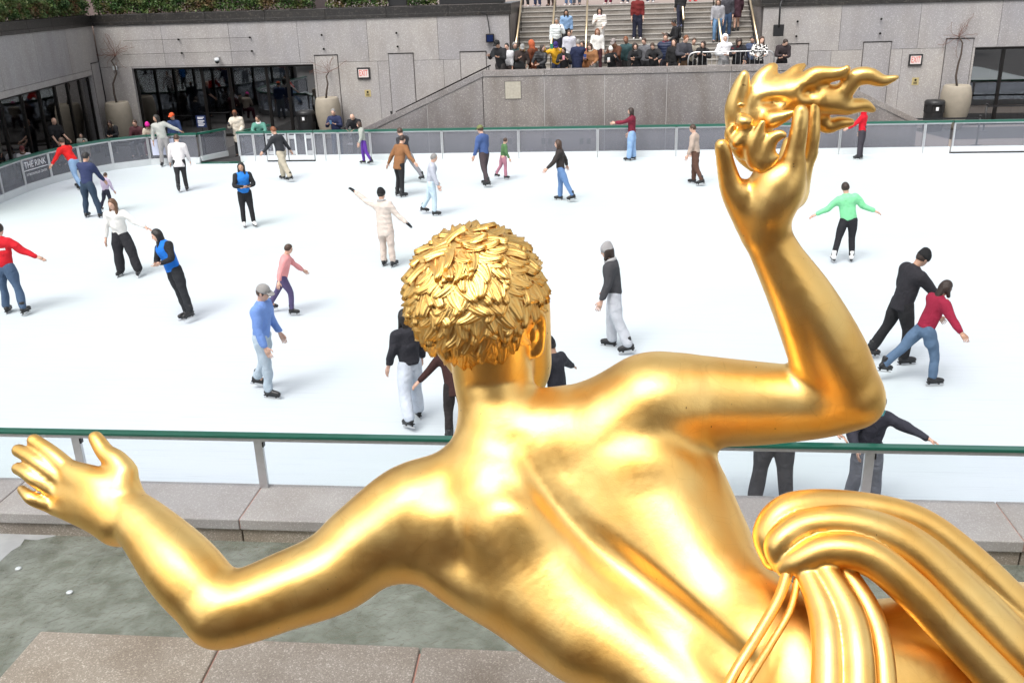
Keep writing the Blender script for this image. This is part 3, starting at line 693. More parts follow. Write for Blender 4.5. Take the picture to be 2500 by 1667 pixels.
# things behind / beside the camera that the gilding mirrors
bw = thing('fountain_back_wall', 'reddish granite retaining wall behind the basin', 'wall', (0, -1.2, 0))
for i in range(10): MB().box(-15+i*3+.01, -12+i*3-.01, 0, .3, -.1, 3.9).build('wall_slab', granite('rosy granite', (.22,.13,.10), (.15,.085,.07), (.3,.22,.2), 50) if i == 0 else bpy.data.materials['rosy granite'], bw)
tag(MB().box(-30, 30, -40, -.9, 3.7, 3.9).build('plaza', M_beige), kind='structure')
tw = thing('office_tower', 'tall pale limestone office tower with dark window columns behind the viewer', 'building', (0, -34, 0))
MB().box(-24, 24, -12, 0, 0, 66).build('wall', mat('limestone', (.26,.22,.18), .8, noise=.1), tw)
wn = MB()
for i in range(15):
    for j in range(15): wn.box(-22.5+i*3.1, -20.9+i*3.1, 0, .06, 6+j*3.4, 8.1+j*3.4)
tag(wn.build('windows', mat('dark window glass', (.02,.022,.025), .1), tw), kind='stuff')
# far building strip glimpsed above the hedge
fb = thing('shop_building', 'dusky brown building with dark posts beyond the hedge at the top left', 'building', (-38, 52, ZP))
MB().box(-14, 22, 0, 3, 0, 22).build('wall', mat('dusky brown cladding', (.115,.085,.08), .7, noise=.15, nscale=1.), fb)
for i in range(9): MB().box(-13+i*3.6, -12.55+i*3.6, -.25, 0, 0, 22).build('post', M_frame, fb)
# ================================================================== GILDED FIGURE (plain generic figure of the same size, pose and colour)
def T(x, y, Y): return A(x*K, y*K, Y+min(300, max(-450, 1150-y))*.0007)     # the whole figure leans out over the rink
def TR_(x, y, Y, r):      # point + metric radius from display-pixel radius
    p = T(x, y, Y); return (p, r*K*float((p-CP)@CF)/FPX)
LZ = lambda x, y: (x/2.4256, y/2.4256+922)         # helper scales for the two hands
RZ = lambda x, y: (x/2.778+1552.4, y/2.778+94.1)
S = SDF()
def ch(pts, k=.06, f=None, s=None, flat=None):
    q = []
    for p in pts:
        x, y, Y, r = p
        if f: x, y = f(x, y); r = r*1.06/(2.4256 if f is LZ else 2.778)
        q.append(TR_(x, y, Y, r))
    (s or S).chain(q, k, flat, 16)
# torso halves (their meeting line is the furrow of the spine)
ch([(1150,1130,3.98,150),(1300,1370,3.80,140),(1500,1530,3.62,112),(1640,1640,3.5,120)], .10)
ch([(1400,1030,4.02,150),(1470,1130,3.98,168),(1560,1260,3.84,150),(1640,1370,3.72,142),(1760,1500,3.58,150)], .12)
ch([(1250,1080,4.08,160),(1450,1330,3.95,170),(1640,1480,3.75,150)], .10)
# trapezius / shoulder girdle
ch([(1150,985,4.02,92),(1105,1075,3.98,88),(1010,1145,3.95,88)], .09)
ch([(1170,1000,4.02,100),(1290,1000,4.02,112),(1400,985,4.02,104)], .09)
# shoulder blades and lats
S.ell(T(1120,1185,3.80), (.16,.09,.15), k=.10); S.ell(T(1490,1085,3.80), (.18,.09,.14), k=.10)
ch([(1560,1040,3.98,60),(1610,1130,3.92,52),(1650,1230,3.86,50)], .14)
ch([(930,1235,3.92,92),(1010,1262,3.90,92),(1090,1315,3.87,92),(1215,1385,3.80,95),(1330,1470,3.70,85)], .10)
# spinal furrow
FUR = len(S.p)
# deltoids + arms
ch([(1000,1190,3.94,112),(955,1178,3.93,117),(850,1245,3.88,104),(765,1312,3.82,96),(650,1358,3.74,88),(560,1392,3.68,84),(508,1405,3.66,79)], .09)
ch([(506,1402,3.66,78),(425,1312,3.70,84),(345,1222,3.78,66),(290,1172,3.84,54)], .05)
ch([(1440,960,3.98,110),(1492,934,3.98,124),(1550,926,3.99,117),(1610,922,4.0,106),(1740,926,4.02,96),(1880,924,4.0,82),(1948,914,3.98,74)], .09)
ch([(1934,893,3.97,84),(1902,815,3.94,87),(1848,700,3.92,74),(1790,598,3.92,57),(1758,535,3.92,53)], .05)
S.ell(T(1985,925,3.97), (.075,.08,.08), k=.06)
# neck, skull, jaw
ch([(1125,770,4.0,96),(1132,850,4.02,93),(1140,910,4.02,90),(1160,985,4.02,96)], .05)
HC, hr = TR_(1093, 678, 4.03, 148)
S.ell(HC, (hr, hr*1.06, hr*1.0), k=.03)
ch([(1192,710,4.14,72),(1208,800,4.18,58),(1216,850,4.22,48),(1200,900,4.30,40)], .03)
ch([(1060,770,4.16,72),(1090,840,4.26,52)], .03)
# ear
ch([(1214,735,3.93,14),(1228,716,3.94,14),(1243,735,3.96,13),(1243,775,3.98,12),(1236,805,3.98,14),(1222,812,3.98,12)], .01)
ch([(1216,740,3.95,9),(1226,760,3.95,10),(1222,795,3.97,10)], .01)
# hips and legs
ch([(1760,1500,3.58,160),(1900,1560,3.55,185),(2060,1560,3.60,180),(2300,1520,3.8,178),(2560,1500,4.1,150)], .08)
ch([(1850,1640,3.45,170),(2200,1700,3.5,180),(2650,1700,3.8,150)], .08)
ch([(2560,1500,4.1,150),(2900,1700,4.3,110)], .06)
# left (lowered) hand
for pts in ([(690,650,3.84,138),(560,500,3.86,103),(400,390,3.90,54)], [(690,650,3.84,131),(540,540,3.86,98),(372,445,3.90,53)],
            [(670,660,3.84,123),(520,580,3.85,94),(335,508,3.90,50)], [(650,670,3.84,111),(490,625,3.85,80),(312,588,3.90,44)]):
    ch(pts, .03, LZ)
ch([(700,600,3.86,84),(706,480,3.88,62),(690,370,3.89,54)], .05, LZ)
for pts in ([(400,390,3.90,50),(290,292,3.93,43),(190,218,3.97,36)], [(372,445,3.90,49),(235,350,3.91,45),(160,300,3.94,40),(103,272,3.97,34)],
            [(335,508,3.90,46),(205,432,3.89,44),(150,395,3.90,38),(100,372,3.93,32)], [(312,588,3.90,40),(190,545,3.87,36),(150,515,3.88,30),(122,490,3.91,24)],
            [(700,390,3.87,61),(650,330,3.89,56),(590,285,3.91,47),(548,225,3.93,40),(532,202,3.94,36)]):
    ch(pts, .012, LZ)
ch([(680,470,3.85,74),(560,440,3.86,61),(420,400,3.89,40)], .05, LZ)
for a_, b_ in (((640,600),(410,400)),((620,640),(380,450)),((600,660),(345,515))):   # faint extensor tendons
    p, q = TR_(*LZ(*a_), 3.80, 8), TR_(*LZ(*b_), 3.82, 8)
# raised hand
ch([(560,1180,3.92,140),(590,1050,3.90,165),(640,930,3.9,165)], .04, RZ)
ch([(470,1130,3.92,100),(420,1010,3.90,105),(358,930,3.88,74),(325,820,3.86,58),(305,720,3.84,50),(292,668,3.83,42)], .03, RZ)
ch([(650,960,3.88,140),(735,830,3.86,88),(752,745,3.85,64)], .035, RZ)
ch([(720,960,3.96,120),(800,820,3.95,66),(850,720,3.95,50)], .03, RZ)
ch([(752,745,3.85,62),(778,610,3.84,55),(792,520,3.84,50),(797,455,3.85,46)], .012, RZ)
ch([(850,720,3.95,48),(872,610,3.94,44),(880,500,3.95,40),(886,412,3.96,37)], .012, RZ)
ch([(700,850,4.04,70),(760,700,4.08,50),(790,590,4.12,42),(780,520,4.14,36)], .012, RZ)
ch([(660,880,4.10,65),(700,740,4.16,45),(720,650,4.20,36)], .012, RZ)
def hit(x, y, off=0.):        # first point of the figure met on the line of sight, moved off along the line of sight
    d = _dir(x*K, y*K); d = d/np.linalg.norm(d); t_ = np.arange(2.2, 6.5, .006); P = (CP+np.outer(t_, d)).astype(np.float32)
    D_ = S._ev([(q[0], q[1], q[2], q[3], q[4], None) for q in S.p], P); i = int(np.argmax(D_ < 0)); return P[i].astype(float)+d*off
F_ = [(1190,1010,.012),(1255,1122,.016),(1315,1195,.027),(1385,1262,.032),(1450,1314,.032),(1520,1367,.032),(1600,1432,.03),(1705,1520,.028)]
H_ = [hit(x, y, -.06 if i == 0 else -.018) for i, (x, y, r_) in enumerate(F_)]
soft = [('e', hit(1035,1215,.088), (.15,.085,.12), .10), ('e', hit(1170,1230,.094), (.16,.09,.17), .12)]
for op_, c_, r_, k_ in soft: S.ell(c_, r_, k=k_, op=op_)
S.sub_chain([(p_, r0) for p_, (x, y, r0) in zip(H_, F_)], k=.085)
V, Q = S.mesh(.0105, 6, 12)
BASE = np.array([3.0, 3.9, 0.4])
fig = thing('gilded_statue', 'huge gilded statue seen from behind, arms spread over the rink, one hand holding flames', 'statue', BASE)
def gobj(name, V, Q, parent=fig, m=M_gold):
    o = obj(name, npmesh(name, V-BASE, Q, [m]), parent); return o
body = gobj('body', V, Q)
# fingernails of the raised hand
for x, y, Y, r in ((797, 462, 3.85, 36), (888, 425, 3.955, 26)):
    p, rr = TR_(*RZ(x, y), Y, r/2.778); n = -(_dir(*[c*K for c in RZ(x, y)])); n /= np.linalg.norm(n)
# flames held in the raised hand: tapering tongues
F = SDF()
def fl(pts, k=.03, Y0=3.92, dY=0.):
    m = len(pts)-1
    q = [TR_(*RZ(x, y), Y0+dY*i/m, (r*1.13+4)/2.778) for i, (x, y, r) in enumerate(pts)]
    F.chain(q, k)
fl([(505,775,52),(455,700,72),(470,600,105),(540,450,112),(660,370,92),(830,350,78),(960,385,58)], .05, 4.0)
fl([(395,560,62),(385,430,60),(415,300,46),(438,218,24)], .04, 3.96, -.02)
fl([(520,380,72),(548,260,54),(600,190,36),(635,160,13)], .04, 4.0, .04)
fl([(650,350,66),(720,250,44),(770,190,30),(818,156,11)], .04, 4.0, .08)
fl([(800,320,66),(880,230,52),(990,215,40),(1050,205,30),(1098,172,12)], .04, 3.98, -.04)
fl([(930,370,64),(1060,330,50),(1140,240,50),(1230,225,44),(1320,255,30),(1412,232,11)], .035, 4.0, -.05)
fl([(930,380,60),(1080,420,44),(1190,410,34),(1255,440,16)], .03, 3.98, .05)
fl([(880,440,60),(960,540,40),(1040,525,34),(1115,520,20)], .03, 4.04, .0)
fl([(430,700,50),(365,630,40),(345,580,26),(360,545,11)], .02, 3.92, -.03)
fl([(440,600,44),(390,650,30),(440,640,12)], .02, 3.88, -.02)
fl([(520,750,62),(500,660,52),(530,580,32),(556,515,11)], .02, 3.88, -.04)
fl([(560,740,56),(600,640,40),(660,600,26),(698,605,10)], .02, 3.86, -.04)
fl([(560,790,46),(600,760,34),(648,738,12)], .02, 3.86, -.02)
fl([(620,500,50),(700,470,34),(752,455,12)], .03, 3.90, -.04)
fl([(440,500,46),(430,430,28),(400,410,12)], .03, 3.86, 0)
F.sub_ell(T(*RZ(640,405), 3.86), (.075,.10,.026), k=.03); F.sub_ell(T(*RZ(880,345), 3.86), (.05,.10,.03), k=.03)
F.sub_ell(T(*RZ(470,455), 3.82), (.05,.06,.022), k=.03)
V, Q = F.mesh(.0095, 6, 4); gobj('flame', V, Q)
# drapery folds
D = SDF()
fold = lambda pts, k=.010, dY=0.: D.chain([TR_(x, y, Y+dY, r) for x, y, Y, r in pts], k)
fold([(1778,1280,3.50,30),(1768,1222,3.50,38),(1820,1172,3.52,42),(1950,1162,3.56,36),(2100,1196,3.58,38),(2222,1285,3.58,42),(2352,1415,3.58,46),(2500,1575,3.58,50)])
fold([(1792,1292,3.42,24),(1790,1248,3.40,34),(1850,1208,3.42,38),(1950,1206,3.43,44),(2070,1250,3.44,50),(2180,1345,3.45,54),(2330,1500,3.45,58),(2460,1640,3.45,62)])
fold([(1802,1303,3.38,22),(1835,1285,3.36,30),(1905,1262,3.35,38),(1995,1278,3.34,42),(2090,1352,3.33,44),(2190,1455,3.33,44),(2330,1600,3.33,48)])
fold([(1830,1226,3.41,14),(1880,1190,3.41,18),(1960,1182,3.44,20),(2085,1222,3.45,22),(2200,1312,3.46,24),(2345,1455,3.46,26),(2480,1600,3.46,28)])
fold([(1850,1240,3.56,66),(1960,1235,3.58,74),(2080,1285,3.58,80),(2200,1390,3.58,85),(2352,1540,3.58,100)])
fold([(1842,1292,3.38,24),(1888,1400,3.28,34),(1902,1500,3.20,37),(1900,1660,3.08,42)])
fold([(1885,1292,3.36,26),(1945,1400,3.27,36),(1968,1500,3.19,38),(1972,1660,3.07,42)])
fold([(1930,1294,3.40,22),(1995,1400,3.33,28),(2025,1500,3.25,27),(2034,1660,3.13,32)])
V, Q = D.mesh(.009, 6, 4); gobj('drapery', V, Q)
R_ = SDF()
for pts in ([(1812,1300,3.38,13),(1790,1370,3.32,13),(1745,1450,3.26,13),(1690,1540,3.2,13),(1650,1620,3.15,14)],
            [(1832,1330,3.36,9),(1815,1400,3.30,9),(1770,1480,3.24,9),(1715,1568,3.17,10),(1680,1640,3.12,10)]):
    R_.chain([TR_(*p) for p in pts], .01)
V, Q = R_.mesh(.008, 6); gobj('ribbon', V, Q)
# hair: scalp shell with overlapping tufts
H = SDF(); H.ell(HC, (hr*1.03, hr*1.09, hr*1.03), k=.01)
ax = np.array([.18, -.50, .85]); ax /= np.linalg.norm(ax)       # crown direction
fr_ = np.array([.45, .75, -.50]); fr_ /= np.linalg.norm(fr_)     # face direction
H.cut(fr_, float(HC@fr_)+hr*.55)
V, Q = H.mesh(.012, 6); hair = gobj('hair', V, Q)
def lockmesh(seed):
    rs = random.Random(seed); n = 13; rows = 8; vs = []; fs = []
    bend = rs.uniform(-.75, .75)
    for i in range(rows):
        t = i/(rows-1); wd = .52*(1-t)**.65+.17; lift = .05+.25*t**1.2; cx = bend*(t**1.6-.35*math.sin(t*math.pi))
        for j in range(n):
            u = j/(n-1)*2-1; vs.append((cx+u*wd, t*1.45, lift*(1-.85*u*u)+.055*math.cos(u*math.pi*4)*(1-.4*t)))
    for i in range(rows-1):
        for j in range(n-1): fs.append((i*n+j, i*n+j+1, (i+1)*n+j+1, (i+1)*n+j))
    e = len(vs)
    for j in range(n): u = j/(n-1)*2-1; vs.append((bend+u*.15, 1.42, -.12))
    for j in range(n-1): fs.append(((rows-1)*n+j, (rows-1)*n+j+1, e+j+1, e+j))
    m = MB(); m.v = vs; m.f = fs; me = m.mesh('lock', M_gold, True)
    for p in me.polygons:
        if p.index >= (rows-1)*(n-1): p.use_smooth = False
    return me
locks = [lockmesh(i) for i in range(7)]
rs = random.Random(11); cnt = 0
NL = 560
for i in range(NL):
    # spiral points about the crown axis
    z = 1-(i+.5)/NL*1.72; ph = i*2.399963
    e1 = np.cross(ax, [1, 0, 0]); e1 /= np.linalg.norm(e1); e2 = np.cross(ax, e1)
    d = ax*z+math.sqrt(max(0, 1-z*z))*(math.cos(ph)*e1+math.sin(ph)*e2)
    if d@fr_ > .42 or d[1] > .38: continue
    if d[2] < -.70: continue
    if cnt >= 300: break
    if d[0] > .74 and d[2] < .02: continue
    pos = HC+d*np.array([hr*1.02, hr*1.08, hr*1.02])
    down = -ax+np.array([rs.uniform(-.85, .85), rs.uniform(-.3, .3), rs.uniform(-.1, .1)])+np.array([.35, 0, -.35])*(1 if z > .55 else .25)
    yv = down-d*(down@d); yv /= np.linalg.norm(yv); xv = np.cross(yv, d)
    sc = .100*(1+rs.uniform(-.12, .2)); M_ = Matrix([[*(xv*sc*.62), 0]]*1) if False else Matrix(((xv[0]*sc*.70, yv[0]*sc*.82, d[0]*sc*.62, pos[0]-BASE[0]), (xv[1]*sc*.70, yv[1]*sc*.82, d[1]*sc*.62, pos[1]-BASE[1]), (xv[2]*sc*.70, yv[2]*sc*.82, d[2]*sc*.62, pos[2]-BASE[2]), (0, 0, 0, 1)))
    o = bpy.data.objects.new('lock', locks[rs.randrange(7)]); COL.objects.link(o); o.parent = hair; o.matrix_local = M_
    cnt += 1
print('locks', cnt)
ped = thing('pedestal', 'stone pedestal carrying the gilded statue, below the drapery', 'pedestal', (3.1, 3.5, .404))
MB().box(-.9, 2.6, -.75, .45, 0, 1.15).build('block', M_plinth, ped, bevel=.03)
MB().box(-1.0, 2.7, -.85, .55, 1.15, 1.35).build('top_slab', M_plinth, ped, bevel=.03)
# ================================================================== PROPS
# hedges
M_leaf = bpy.data.materials.new('hedge leaves'); M_leaf.use_nodes = True
t = M_leaf.node_tree; b = t.nodes['Principled BSDF']; tc = t.nodes.new('ShaderNodeTexCoord')
n1 = t.nodes.new('ShaderNodeTexNoise'); n1.inputs['Scale'].default_value = 1.6; n1.inputs['Detail'].default_value = 5; t.links.new(tc.outputs['Object'], n1.inputs['Vector'])
n2 = t.nodes.new('ShaderNodeTexWhiteNoise'); t.links.new(tc.outputs['Object'], n2.inputs['Vector'])
r1 = t.nodes.new('ShaderNodeValToRGB'); e = r1.color_ramp.elements; e[0].position = .36; e[0].color = (.025,.07,.012,1); e[1].position = .66; e[1].color = (.11,.055,.02,1)
q = r1.color_ramp.elements.new(.5); q.color = (.06,.10,.018,1); t.links.new(n1.outputs[0], r1.inputs[0]); t.links.new(r1.outputs[0], b.inputs['Base Color']); b.inputs['Roughness'].default_value = .6
def hedge(lab, loc, rz, x0, x1, n, zt=.75):
    rs = np.random.RandomState(int(abs(x0*10))+3)
    h = thing('hedge', lab, 'hedge', loc, 'clipped hedges above the dark coping', rz)
    X = rs.uniform(x0, x1, n); Yd = rs.uniform(-.05, .7, n); Z = rs.uniform(0, 1, n)**.7*zt
    Z *= 1+.16*np.sin(X*3.1)+.1*np.sin(X*7.7+1); Yd += .07*np.sin(X*5)+.06*np.sin(Z*14+X*3)
    c = np.stack([X, Yd, Z], 1); s = rs.uniform(.03, .075, n)
    a = rs.normal(size=(n, 3)); a /= np.linalg.norm(a, axis=1)[:, None]; bb = np.cross(a, rs.normal(size=(n, 3))); bb /= np.linalg.norm(bb, axis=1)[:, None]
    V = np.stack([c-a*s[:, None], c+bb*s[:, None]*.55, c+a*s[:, None], c-bb*s[:, None]*.55], 1).reshape(-1, 3)
    me = npmesh('foliage', V, np.arange(4*n).reshape(-1, 4), [M_leaf], False); o = obj('foliage', me, h); o['kind'] = 'stuff'
    st_ = MB()
    for k in range(int((x1-x0)*5)):
        x = x0+k/5.; st_.tube([(x, .3, -.15), (x+.05, .28, .3), (x-.03, .3, .55)], .012, 4)
    tag(st_.build('stems', M_bark, h), kind='stuff')
    MB().box(x0, x1, .05, .75, -.25, .0).build('planter_soil', M_soil, h)
hedge('green and rust hedge above the angled wall at the left edge', (-21.8, WY, 5.16), ang+math.pi, -14.5, -.2, 26000, .85)
hedge('dull green and brown hedge above the long wall left of the stairs', (0, WY, 5.16), 0, -21.6, -12.2, 17000, .8)
hedge('short hedge piece above the wall between two black planter gaps', (0, WY, 5.16), 0, -11.6, -9.0, 5000, .8)
hedge('small hedge tuft above the wall beside the black box', (0, WY, 5.16), 0, -8.2, -7.0, 2400, .7)
bx_ = MB().box(-6.9, -4.3, .15, 1.2, 0, 1.3).build('planter_box', M_black, None, bevel=.01); bx_.location = (0, WY, 5.15)
tag(bx_, 'long black box on the coping just left of the stairs', 'box')
bx_ = MB().box(-9.0, -8.25, .15, .9, 0, .9).build('planter_box', M_black, None, bevel=.01); bx_.location = (0, WY, 5.15)
tag(bx_, 'square black box standing between hedge pieces on the coping', 'box')
bx_ = MB().box(6.3, 11, .25, 1.2, 0, 1.0).build('planter_box', M_black, None, bevel=.01); bx_.location = (0, WY, 5.15)
tag(bx_, 'long black box on the coping right of the stairs', 'box')

# planters with bare vines
def vine(root, pts, r0, n, seed, up=(0, 0, 1), spread=(.55, .02, .6), left=-1):
    rs = random.Random(seed)
    MB().tube(pts, [r0*(1-.45*i/(len(pts)-1)) for i in range(len(pts))], 7).build('trunk', M_bark, root, smooth=True)
    tip = np.array(pts[-1]); tw = MB()
    for k in range(n):
        p = tip.copy(); d = np.array([rs.uniform(-1, 1)*spread[0], 0, rs.uniform(.1, 1)*spread[2]]); path = [p.copy()]
        for s_ in range(rs.randint(4, 8)):
            d = d+np.array([rs.uniform(-.5, .5), 0, rs.uniform(-.45, .35)]); d /= np.linalg.norm(d)
            p = p+d*.12; p[1] = tip[1]+rs.uniform(-.03, .03); path.append(p.copy())
            if rs.random() < .5:
                q = p+np.array([rs.uniform(-.25, .25), 0, rs.uniform(-.2, .25)]); tw.tube([p, (p+q)/2+np.array([.03, 0, 0]), q], .0025, 3)
        tw.tube(path, .0055, 4)
    tag(tw.build('twigs', M_twig, root), kind='stuff')
pot_me = MB().lathe([(0, 0), (.30, 0), (.36, .1), (.5, .55), (.57, 1.0), (.56, 1.35), (.5, 1.62), (.455, 1.68), (.42, 1.68), (.40, 1.60), (0, 1.55)], 36).mesh('pot', M_pot, True)
soil_me = MB().lathe([(0, 1.585), (.41, 1.58)], 20).mesh('soil', M_soil)
def planter(x, y, lab, trunk, ntw, seed, s=1.):
    p = thing('planter', lab, 'planter', (x, y, 0), 'tall cast stone planters against the wall'); p.scale = (s, s, 1)
    obj('pot', pot_me, p); obj('soil', soil_me, p)
    v = thing('vine', 'bare climbing vine with reddish twigs rising from the planter '+('in the left wall corner' if x < -15 else 'behind the man filming' if x < 0 else 'at the right'), 'vine', (x, y, 0))
    vine(v, trunk, .045, ntw, seed)
a = A(287, 262, 38.7); planter(a[0], 38.7, 'tall cream planter in the wall corner at the left, beside seated visitors', [(0,0,1.55), (-.1,.1,2.0), (-.18,.3,2.4), (-.05,.5,2.8), (-.12,.62,3.05), (-.3,.72,3.3), (-.1,.78,3.5)], 22, 3, .95)
a = A(799, 248, 38.9); planter(a[0], 38.9, 'tall cream planter behind the man filming in a navy jacket', [(-.05,0,1.55), (-.02,.1,1.9), (.05,.15,2.2), (.0,.2,2.5), (0,.55,2.62)], 9, 5, .93)
a = A(2337, 213, 38.9); planter(a[0], 38.9, 'tall cream planter at the right beside a black litter bin', [(0,0,1.55), (-.05,.15,2.0), (.02,.3,2.4), (.12,.4,2.8), (.15,.5,3.2), (.0,.58,3.45)], 14, 8)

# wall fixings: small studs and wires
def stud(x, y, lab, Y=WY, nrm=(0, -1)):
    p = A(x, y, Y); s = thing('wire_stud', lab, 'wall stud', (p[0]+nrm[0]*.0, Y+nrm[1]*.0, p[2]), 'vine wire studs on the granite wall')
    MB().tube([(0, .0, 0), (0, -.10, 0)], .02, 6).build('pin', M_frame, s); MB().tube([(0, -.1, 0), (0, -.115, 0)], .045, 8).build('disc', M_frame, s)
for x, y in ((438, 97), (446, 130), (612, 92), (617, 125), (787, 86), (792, 120), (969, 81), (972, 114), (2150, 47), (2147, 82), (1946, 53), (1943, 89)): stud(x, y, 'small %s stud on the wall %s' % ('upper' if y in (97, 92, 86, 81, 47, 53) else 'lower', {43: 'above the left doors, nearer the corner vine', 44: 'above the left doors, nearer the corner vine', 61: 'above the left doors, right of the dome camera', 78: 'above the middle planter', 79: 'above the middle planter', 96: 'above the pilaster left of the stairs', 97: 'above the pilaster left of the stairs', 215: 'above the pilaster before the right EXIT sign', 214: 'above the pilaster before the right EXIT sign', 194: 'right of the hanging flood light'}[x//10]))
wv = MB()
for (x0, y0), (x1, y1) in (((300, 100), (612, 92)), ((300, 134), (617, 125))):
    p, q = A(x0, y0, WY-.08), A(x1, y1, WY-.08); wv.tube([p, q], .006, 4)
tag(wv.build('vine_wire', M_frame), 'thin horizontal wires stretched over the wall above the left doors', 'wire')
# exit signs and plaques
def exitsign(x0, y0, x1, y1, lab, plab):
    c = A((x0+x1)/2, (y0+y1)/2, WY-.06); w_ = abs(A(x1, y0, WY)[0]-A(x0, y0, WY)[0]); h_ = w_*.84
    e = thing('exit_sign', lab, 'sign', (c[0], WY-.07, c[2]))
    MB().box(-w_/2, w_/2, 0, .07, -h_/2, h_/2).build('frame', M_black, e, bevel=.005)
    MB().box(-w_*.39, w_*.39, -.006, 0, -h_*.36, h_*.36).build('face', M_sign, e)
    text('EXIT', 'lettering', M_red, (0, -.009, 0), (math.pi/2, 0, 0), h_*.76, e, .002, .52)
    pq = thing('plaque', plab, 'plaque', (c[0]+.1, WY-.012, c[2]-.82))
    MB().box(-.13, .13, 0, .01, -.14, .14).build('plate', M_plq, pq)
    MB().tube([(0, -.002, .05), (0, -.004, .05)], .045, 12).build('emblem', M_frame, pq)
    for z in (-.03, -.06, -.09): MB().box(-.07, .07, -.003, 0, z-.008, z+.008).build('print_line', M_frame, pq)
exitsign(872, 166, 903, 193, 'red and white EXIT sign on the wall left of the stairs', 'small brass notice plaque below the left EXIT sign')
exitsign(2219, 133, 2252, 161, 'red and white EXIT sign on the wall at the right', 'small brass notice plaque below the right EXIT sign')
# camera dome, thermostat, lamp boxes
c = A(530, 150, WY-.25); sc_ = thing('security_camera', 'white dome security camera above the left doors', 'camera', (c[0], WY-.25, c[2]))
MB().box(-.04, .04, 0, .25, .1, .16).build('bracket', M_alu, sc_); MB().lathe([(0,.14),(.09,.13),(.11,.06),(.11,0),(.0,0)], 16).build('housing', M_white, sc_, True)
MB().lathe([(.09,0),(.075,-.07),(0,-.11)], 14).build('dome', M_black, sc_, True)
c = A(281, 167, WY-.05); tag(MB().box(c[0]-.1, c[0]+.1, WY-.09, WY-.036, c[2]-.09, c[2]+.09).build('alarm_box', M_white, bevel=.02), 'small white box on the pilaster above the left planter', 'box')
c = A(1196, 94, WY-.2); lf = thing('flood_light', 'square dark flood light with blue glass on the wall left of the stairs', 'light', (c[0], WY-.2, c[2]))
MB().box(-.17, .17, 0, .12, -.17, .17).build('housing', M_frame, lf, bevel=.02); MB().box(-.13, .13, -.008, 0, -.13, .13).build('lens', mat('blue tinted lens', (.01,.02,.07), .1), lf)
MB().tube([(0, .06, .17), (-.05, .1, .6), (-.12, .1, .95), (-.35, .12, 1.02)], .02, 6).build('cable', M_black, lf)
c = A(1901, 75, WY-.45); lf = thing('flood_light', 'square black flood light hanging from a curved arm right of the stairs', 'light', (c[0], WY-.45, c[2]))
MB().box(-.2, .2, -.02, .1, -.22, .22).build('housing', M_black, lf, bevel=.02)
MB().tube([(0, 0, .1), (0, .02, .95), (.08, .15, 1.1), (.3, .5, 1.25)], .035, 8).build('arm', M_black, lf, True)
# litter bins
def bin_(x, y, lab, s=1.):
    b_ = thing('litter_bin', lab, 'bin', (x, y, 0), 'round black litter bins')
    MB().lathe([(0, 0), (.33, 0), (.36, .05), (.36, .72)], 28).build('body', M_black, b_, True)
    MB().lathe([(.34, .72), (.34, 1.02)], 28).box(0, .001, 0, .001, .9, .901).build('inner_liner', M_room, b_)
    for k in range(4):   # four pillars leave openings between
        q = math.pi/4+k*math.pi/2; MB().box(-.1, .1, -.37, -.33, .72, 1.02).build('pillar', M_black, b_).rotation_euler = (0, 0, q)
    MB().lathe([(.375, 1.02), (.38, 1.12), (.33, 1.18), (0, 1.2)], 28).build('lid', M_black, b_, True)
    MB().box(-.05, .05, -.385, -.372, .82, .95).build('label_plate', M_print, b_)
a = A(752, 300, 38.9); bin_(a[0], 38.7, 'black litter bin left of the middle planter'); a = A(2272, 300, 38.6); bin_(a[0], 38.4, 'black litter bin left of the right planter')
# queue stanchions and belts at the right
def stanchion(x, y, lab, h=1.0):
    s = thing('stanchion', lab, 'stanchion', (x, y, 0), 'queue stanchions at the right')
    MB().lathe([(0, 0), (.2, 0), (.19, .02), (.03, .04)], 20).build('base', M_black, s, True); MB().tube([(0, 0, .03), (0, 0, h)], .032, 12).build('pole', M_black, s, True)
    MB().tube([(0, 0, h), (0, 0, h+.06)], .045, 12).build('belt_head', M_black, s, True)
a = G(2383, 356); stanchion(a[0], a[1], 'black queue post with round base nearest the rink, right side')
b2 = G(2400, 322); stanchion(b2[0], b2[1], 'black queue post by the glazed doors, right side')
p0 = A(2196, 267, a[1]); tag(MB().box(0, float(a[0]-p0[0]), -.003, .003, .93, .99).build('belt', M_black), 'black queue belt stretched across the right planter and bin', 'belt').location = (float(p0[0]), float(a[1]), 0)
tag(MB().box(0, 5, -.003, .003, .93, .99).build('belt', M_black), 'black queue belt in front of the right glazed doors', 'belt').location = (float(b2[0]), float(b2[1]), 0)
stanchion(p0[0], a[1], 'black queue post at the foot of the right podium slope')
a = A(955, 272, 35.2); stanchion(a[0]-.0, 35.2, 'black queue post at the foot of the left podium slope', 1.45)
# blue sign at the gate
c = A(491, 297, 34.6); sg = thing('notice_sign', 'navy notice sign with white lines beside the open gate', 'sign', (c[0], 34.6, 0))
MB().box(-.19, .19, 0, .03, c[2]-.22, c[2]+.22).build('board', M_navy, sg); MB().tube([(0, .02, 0), (0, .02, c[2]-.22)], .02, 8).build('pole', M_black, sg)
for i, z in enumerate((.15, .1, .02, -.03, -.1, -.15)): MB().box(-.13, .13-.05*(i % 2), -.003, 0, c[2]+z-.012, c[2]+z+.012).build('print_line', M_print, sg)
